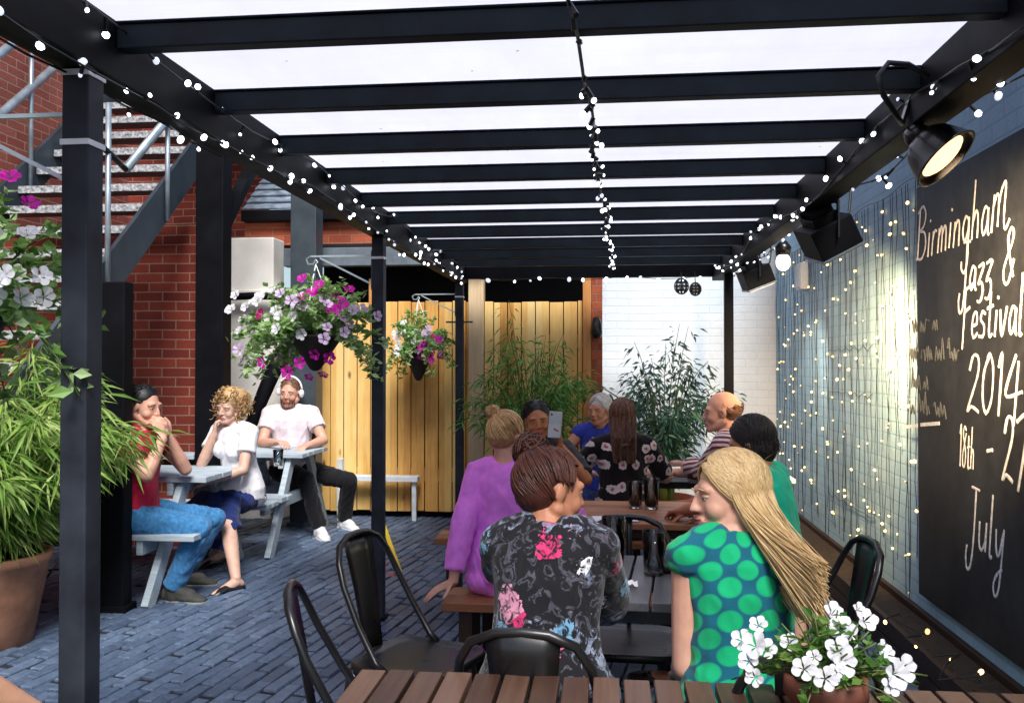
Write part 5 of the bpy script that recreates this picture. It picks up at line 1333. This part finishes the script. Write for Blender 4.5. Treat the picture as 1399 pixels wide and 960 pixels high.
# ---- middle table
person('woman in the purple dress with a loose blonde bun', X(688, 3.92), 3.92, -10, 1.58, 'f', .43, .12, -.02, 0, (-20, -8, 0),
       armL=dict(w=atz(613, 803, .47) + V((.02, -.02, .02)), pole=(-.3, -1, 0), hd=(-.5, -.35, -.25), curl=.15), armR=dict(w=atz(760, 700, .75), pole=(.8, -.3, -.5)),
       sk='pink', top=('purple', 1.8, .0, .008), bottom=('skirt', 'purple'), hair=('bun', 'strawberry', (-.5, -.55, .8), .036), vox=.006, bulk=.92, sw=.93)
_, H5, Hm5, HS5, wr5, W5 = person('smiling dark haired woman facing us and holding up a phone', X(736, 5.16), 5.16, 180, 1.60, 'f', .43, .16, 0, 0, (8, -6, 6),
       armL=dict(w=at(766, 610, 4.93), pole=(-.7, -.1, -.9), hd=(.12, .1, 1), pn=(.75, .2, 0), thumb=(0, -.9, .2), curl=.55), armR=dict(h=(.15, .38, .76), pole=(.7, -.3, -.6)),
       sk='tan', top=('charcoal', .9, .0), bottom=('trousers', 'black_denim'), hair=('short', 'black'), vox=.006)
pc_ = W5 @ (wr5[-1] + V((.03, .03, .125))); ph = thing('mobile_phone', 'grey mobile phone held up by the smiling woman', 'phone', pc_)
Mp = Matrix.Rotation(R(4), 3, 'Y') @ Matrix.Rotation(R(-12), 3, 'X')
m = MB(); m.box(pc_, (.075, .010, .150), Mp); m.build('case', plain('phone_grey', (.30, .32, .33), .3, metal=.4), ph, world=True, bevel=.003)
m = MB(); m.box(pc_ + Mp @ V((0, .0058, 0)), (.066, .001, .13), Mp); m.build('screen', plain('phone_screen', (.02, .02, .025), .1), ph, world=True)
m = MB(); m.lathe([(.0, .0), (.006, .0), (.006, .002), (0, .0025)], pc_ + Mp @ V((-.022, -.0052, .055)), 14, Matrix.Rotation(R(90), 3, 'X')); m.build('lens', M['black_metal'], ph, True, world=True)
person('dark haired person in the teal T-shirt at the orange slatted table', X(1060, 3.80), 3.80, 52, 1.60, 'm', .43, .22, 0, 10, (8, -14, 0),
       armL=dict(w=atz(925, 700, .755), pole=(-.4, -.8, -.4), curl=.3), armR=dict(h=(.12, .42, .75), pole=(.7, -.3, -.6)),
       sk='ruddy', top=('teal_green', .5, .0), bottom=('trousers', 'black_denim'), hair=('bob', 'dark', None, 300, .045), vox=.006, bulk=.95, neck=.135)
# ---- far table
person('long haired brunette in the black blossom print top, her back to us', X(851, 5.24), 5.24, 4, 1.60, 'f', .43, .10, 0, 0, (4, -4, 0),
       armL=dict(h=(-.2, .36, .76), pole=(-.8, -.2, -.7)), armR=dict(h=(.16, .36, .76), pole=(.8, -.2, -.7)),
       sk='fair', top=('blossom', .85, .0), bottom=('skirt', 'zebra'), hair=('long', 'brown', (0, -.115, .93), 700, .1), vox=.0065)
person('white haired woman in the blue sleeveless top facing the brown haired woman', X(822, 6.35), 6.35, 172, 1.60, 'f', .43, .16, 0, 0, (-25, -4, 0),
       armL=dict(h=(-.16, .40, .77), pole=(-.8, -.2, -.7)), armR=dict(h=(.2, .40, .77), pole=(.8, -.2, -.7)),
       sk='ruddy', top=('cobalt', .08, .0), bottom=('trousers', 'navy'), hair=('bob', 'white', None, 240, .04), vox=.0065)
person('balding man in the striped shirt leaning his arm on the pale table', X(1012, 5.28), 5.28, 72, 1.70, 'm', .43, .18, -.06, 0, (12, -4, 0),
       armL=dict(w=at(934, 634, 5.55), pole=(-.5, -.6, -.5), curl=.4), armR=dict(h=(.1, .42, .78), pole=(.7, -.3, -.6)),
       sk='pink', top=('stripe', 1.7, .0, .012), bottom=('trousers', 'olive'), hair=('bald', 'brown'), vox=.0065)
# ---- left group
person('man in a red T-shirt and blue jeans, hand at his mouth', X(182, 5.10), 5.10, -97, 1.72, 'm', .44, .12, 0, 0, (-4, -8, 0),
       armR=dict(hf=(.05, .185, -.15), pole=(.35, .6, -1), hd=(-.25, -.5, .9), pn=(-.3, -1, -.2), curl=.8, thumb=(-.6, -.2, .5)), armL=dict(hf=(-.07, .13, -.16), pole=(-.5, .3, -1), hd=(.6, .1, .6), pn=(0, -1, .2), curl=.7, thumb=(0, 0, 1)),
       footR=dict(w=atz(236, 822, 0), td=(-.05, 1, 0)), footL=dict(w=atz(250, 800, 0), td=(-.25, 1, 0)), kneepole=(0, .6, 1),
       sk='pink', top=('crimson', .5, -.04), bottom=('trousers', 'denim'), shoe='boot', hair=('short', 'black'), vox=.005, bulk=.97)
person('curly blonde woman in a white blouse and navy skirt resting her chin on her hand', X(330, 6.0), 6.0, 156, 1.62, 'f', .44, .16, .05, 0, (10, -8, -6),
       armR=dict(hf=(.055, .105, -.185), pole=(.3, .3, -1), hd=(-.15, -.15, 1), pn=(-.7, -.7, 0), curl=.9, thumb=(-.3, -.8, .2)), armL=dict(h=(-.06, .34, .66), pole=(-.7, -.2, -.7)),
       footR=dict(w=atz(322, 806, 0), td=(.1, 1, -.12)), footL=dict(w=atz(301, 768, .03) + V((0, 0, .0)), td=(.35, 1, -.3)), kneepole=(0, .5, 1),
       sk='fair', top=('white_cotton', .55, .0, .014), bottom=('skirt', 'navy'), shoe='pump', hair=('curly', 'curly'), vox=.005, skirtlen=1.0)
_, H3, Hm3, HS3, wr3, W3 = person('bearded man in a pale T-shirt with white headphones seated before the golden gate', X(399, 7.4), 7.4, 186, 1.72, 'm', .45, .10, 0, 0, (-4, -6, -4),
       armL=dict(w=at(421, 608, 7.02), pole=(-.7, -.2, -.7), curl=.7), armR=dict(w=at(378, 604, 7.02), pole=(.7, -.2, -.7), curl=.7),
       footR=dict(w=atz(432, 737, 0) + V((0, .08, 0)), td=(-.55, 1, 0)), footL=dict(w=atz(470, 722, 0), td=(-.7, .75, 0)), kneepole=(-.1, .5, 1),
       sk='pink', top=('pale_pink_cotton', .55, -.04), bottom=('trousers', 'black_denim'), shoe='sneaker', hair=('short', 'brown'), vox=.005, beard='brown')
hpn = thing('headphones', 'white over-ear headphones on the bearded man', 'headphones', W3 @ H3((0, 0, .13)))
m = MB(); m.tube([W3 @ H3((.094 * cos(a), -.01, .024 + .108 * sin(a))) for a in [pi * k / 16 for k in range(17)]], .010, 8); m.build('band', M['paper'], hpn, True, world=True)
for sx in (-1, 1):
    m = MB(); m.ell(W3 @ H3((sx * .094, -.008, .0)), (.022, .03, .036), W3.to_3x3() @ Hm3); m.build('ear_cup', M['paper'], hpn, True, world=True)
# ---- neighbour at the edge of the frame
person('person at the lower left edge of whom only a bare forearm shows', -1.58, 1.42, -12, 1.76, 'f', .49, .12, 0, 0, (20, 0, 0),
       armR=dict(w=at(76, 995, 1.66), pole=(.45, -.5, .1)), armL=dict(h=(-.15, .3, .66)), sk='warm', top=('charcoal', .5, 0), bottom=('trousers', 'black_denim'), hair=('short', 'brown'), vox=.007)
chair('black metal chair under the person at the lower left edge', -1.58, 1.40, -12)

# ================================================================== GROUPS OF REPEATS
GR = {'hanging_basket': 'petunia baskets hanging on the left posts', 'basket_bracket': 'iron basket brackets on the left posts', 'string_lights': 'strings of fairy lights around the pergola', 'light_curtain': 'light curtains on the blue wall', 'picnic_table': 'grey picnic tables on the left', 'slatted_table': 'slatted tables under the pergola', 'slatted_bench': 'brown plank benches', 'dark_post': 'dark columns on the left', 'potted_bamboo': 'bamboo plants around the yard', 'drinking_glass': 'glasses on the tables', 'hanging_lantern': 'small black wire lanterns', 'person': 'people sitting at the tables', 'paper_scrap': 'red scraps on the paving'}
for o in SC.objects:
    b = o.name.split('.')[0]
    if o.parent is None and b in GR: o['group'] = GR[b]
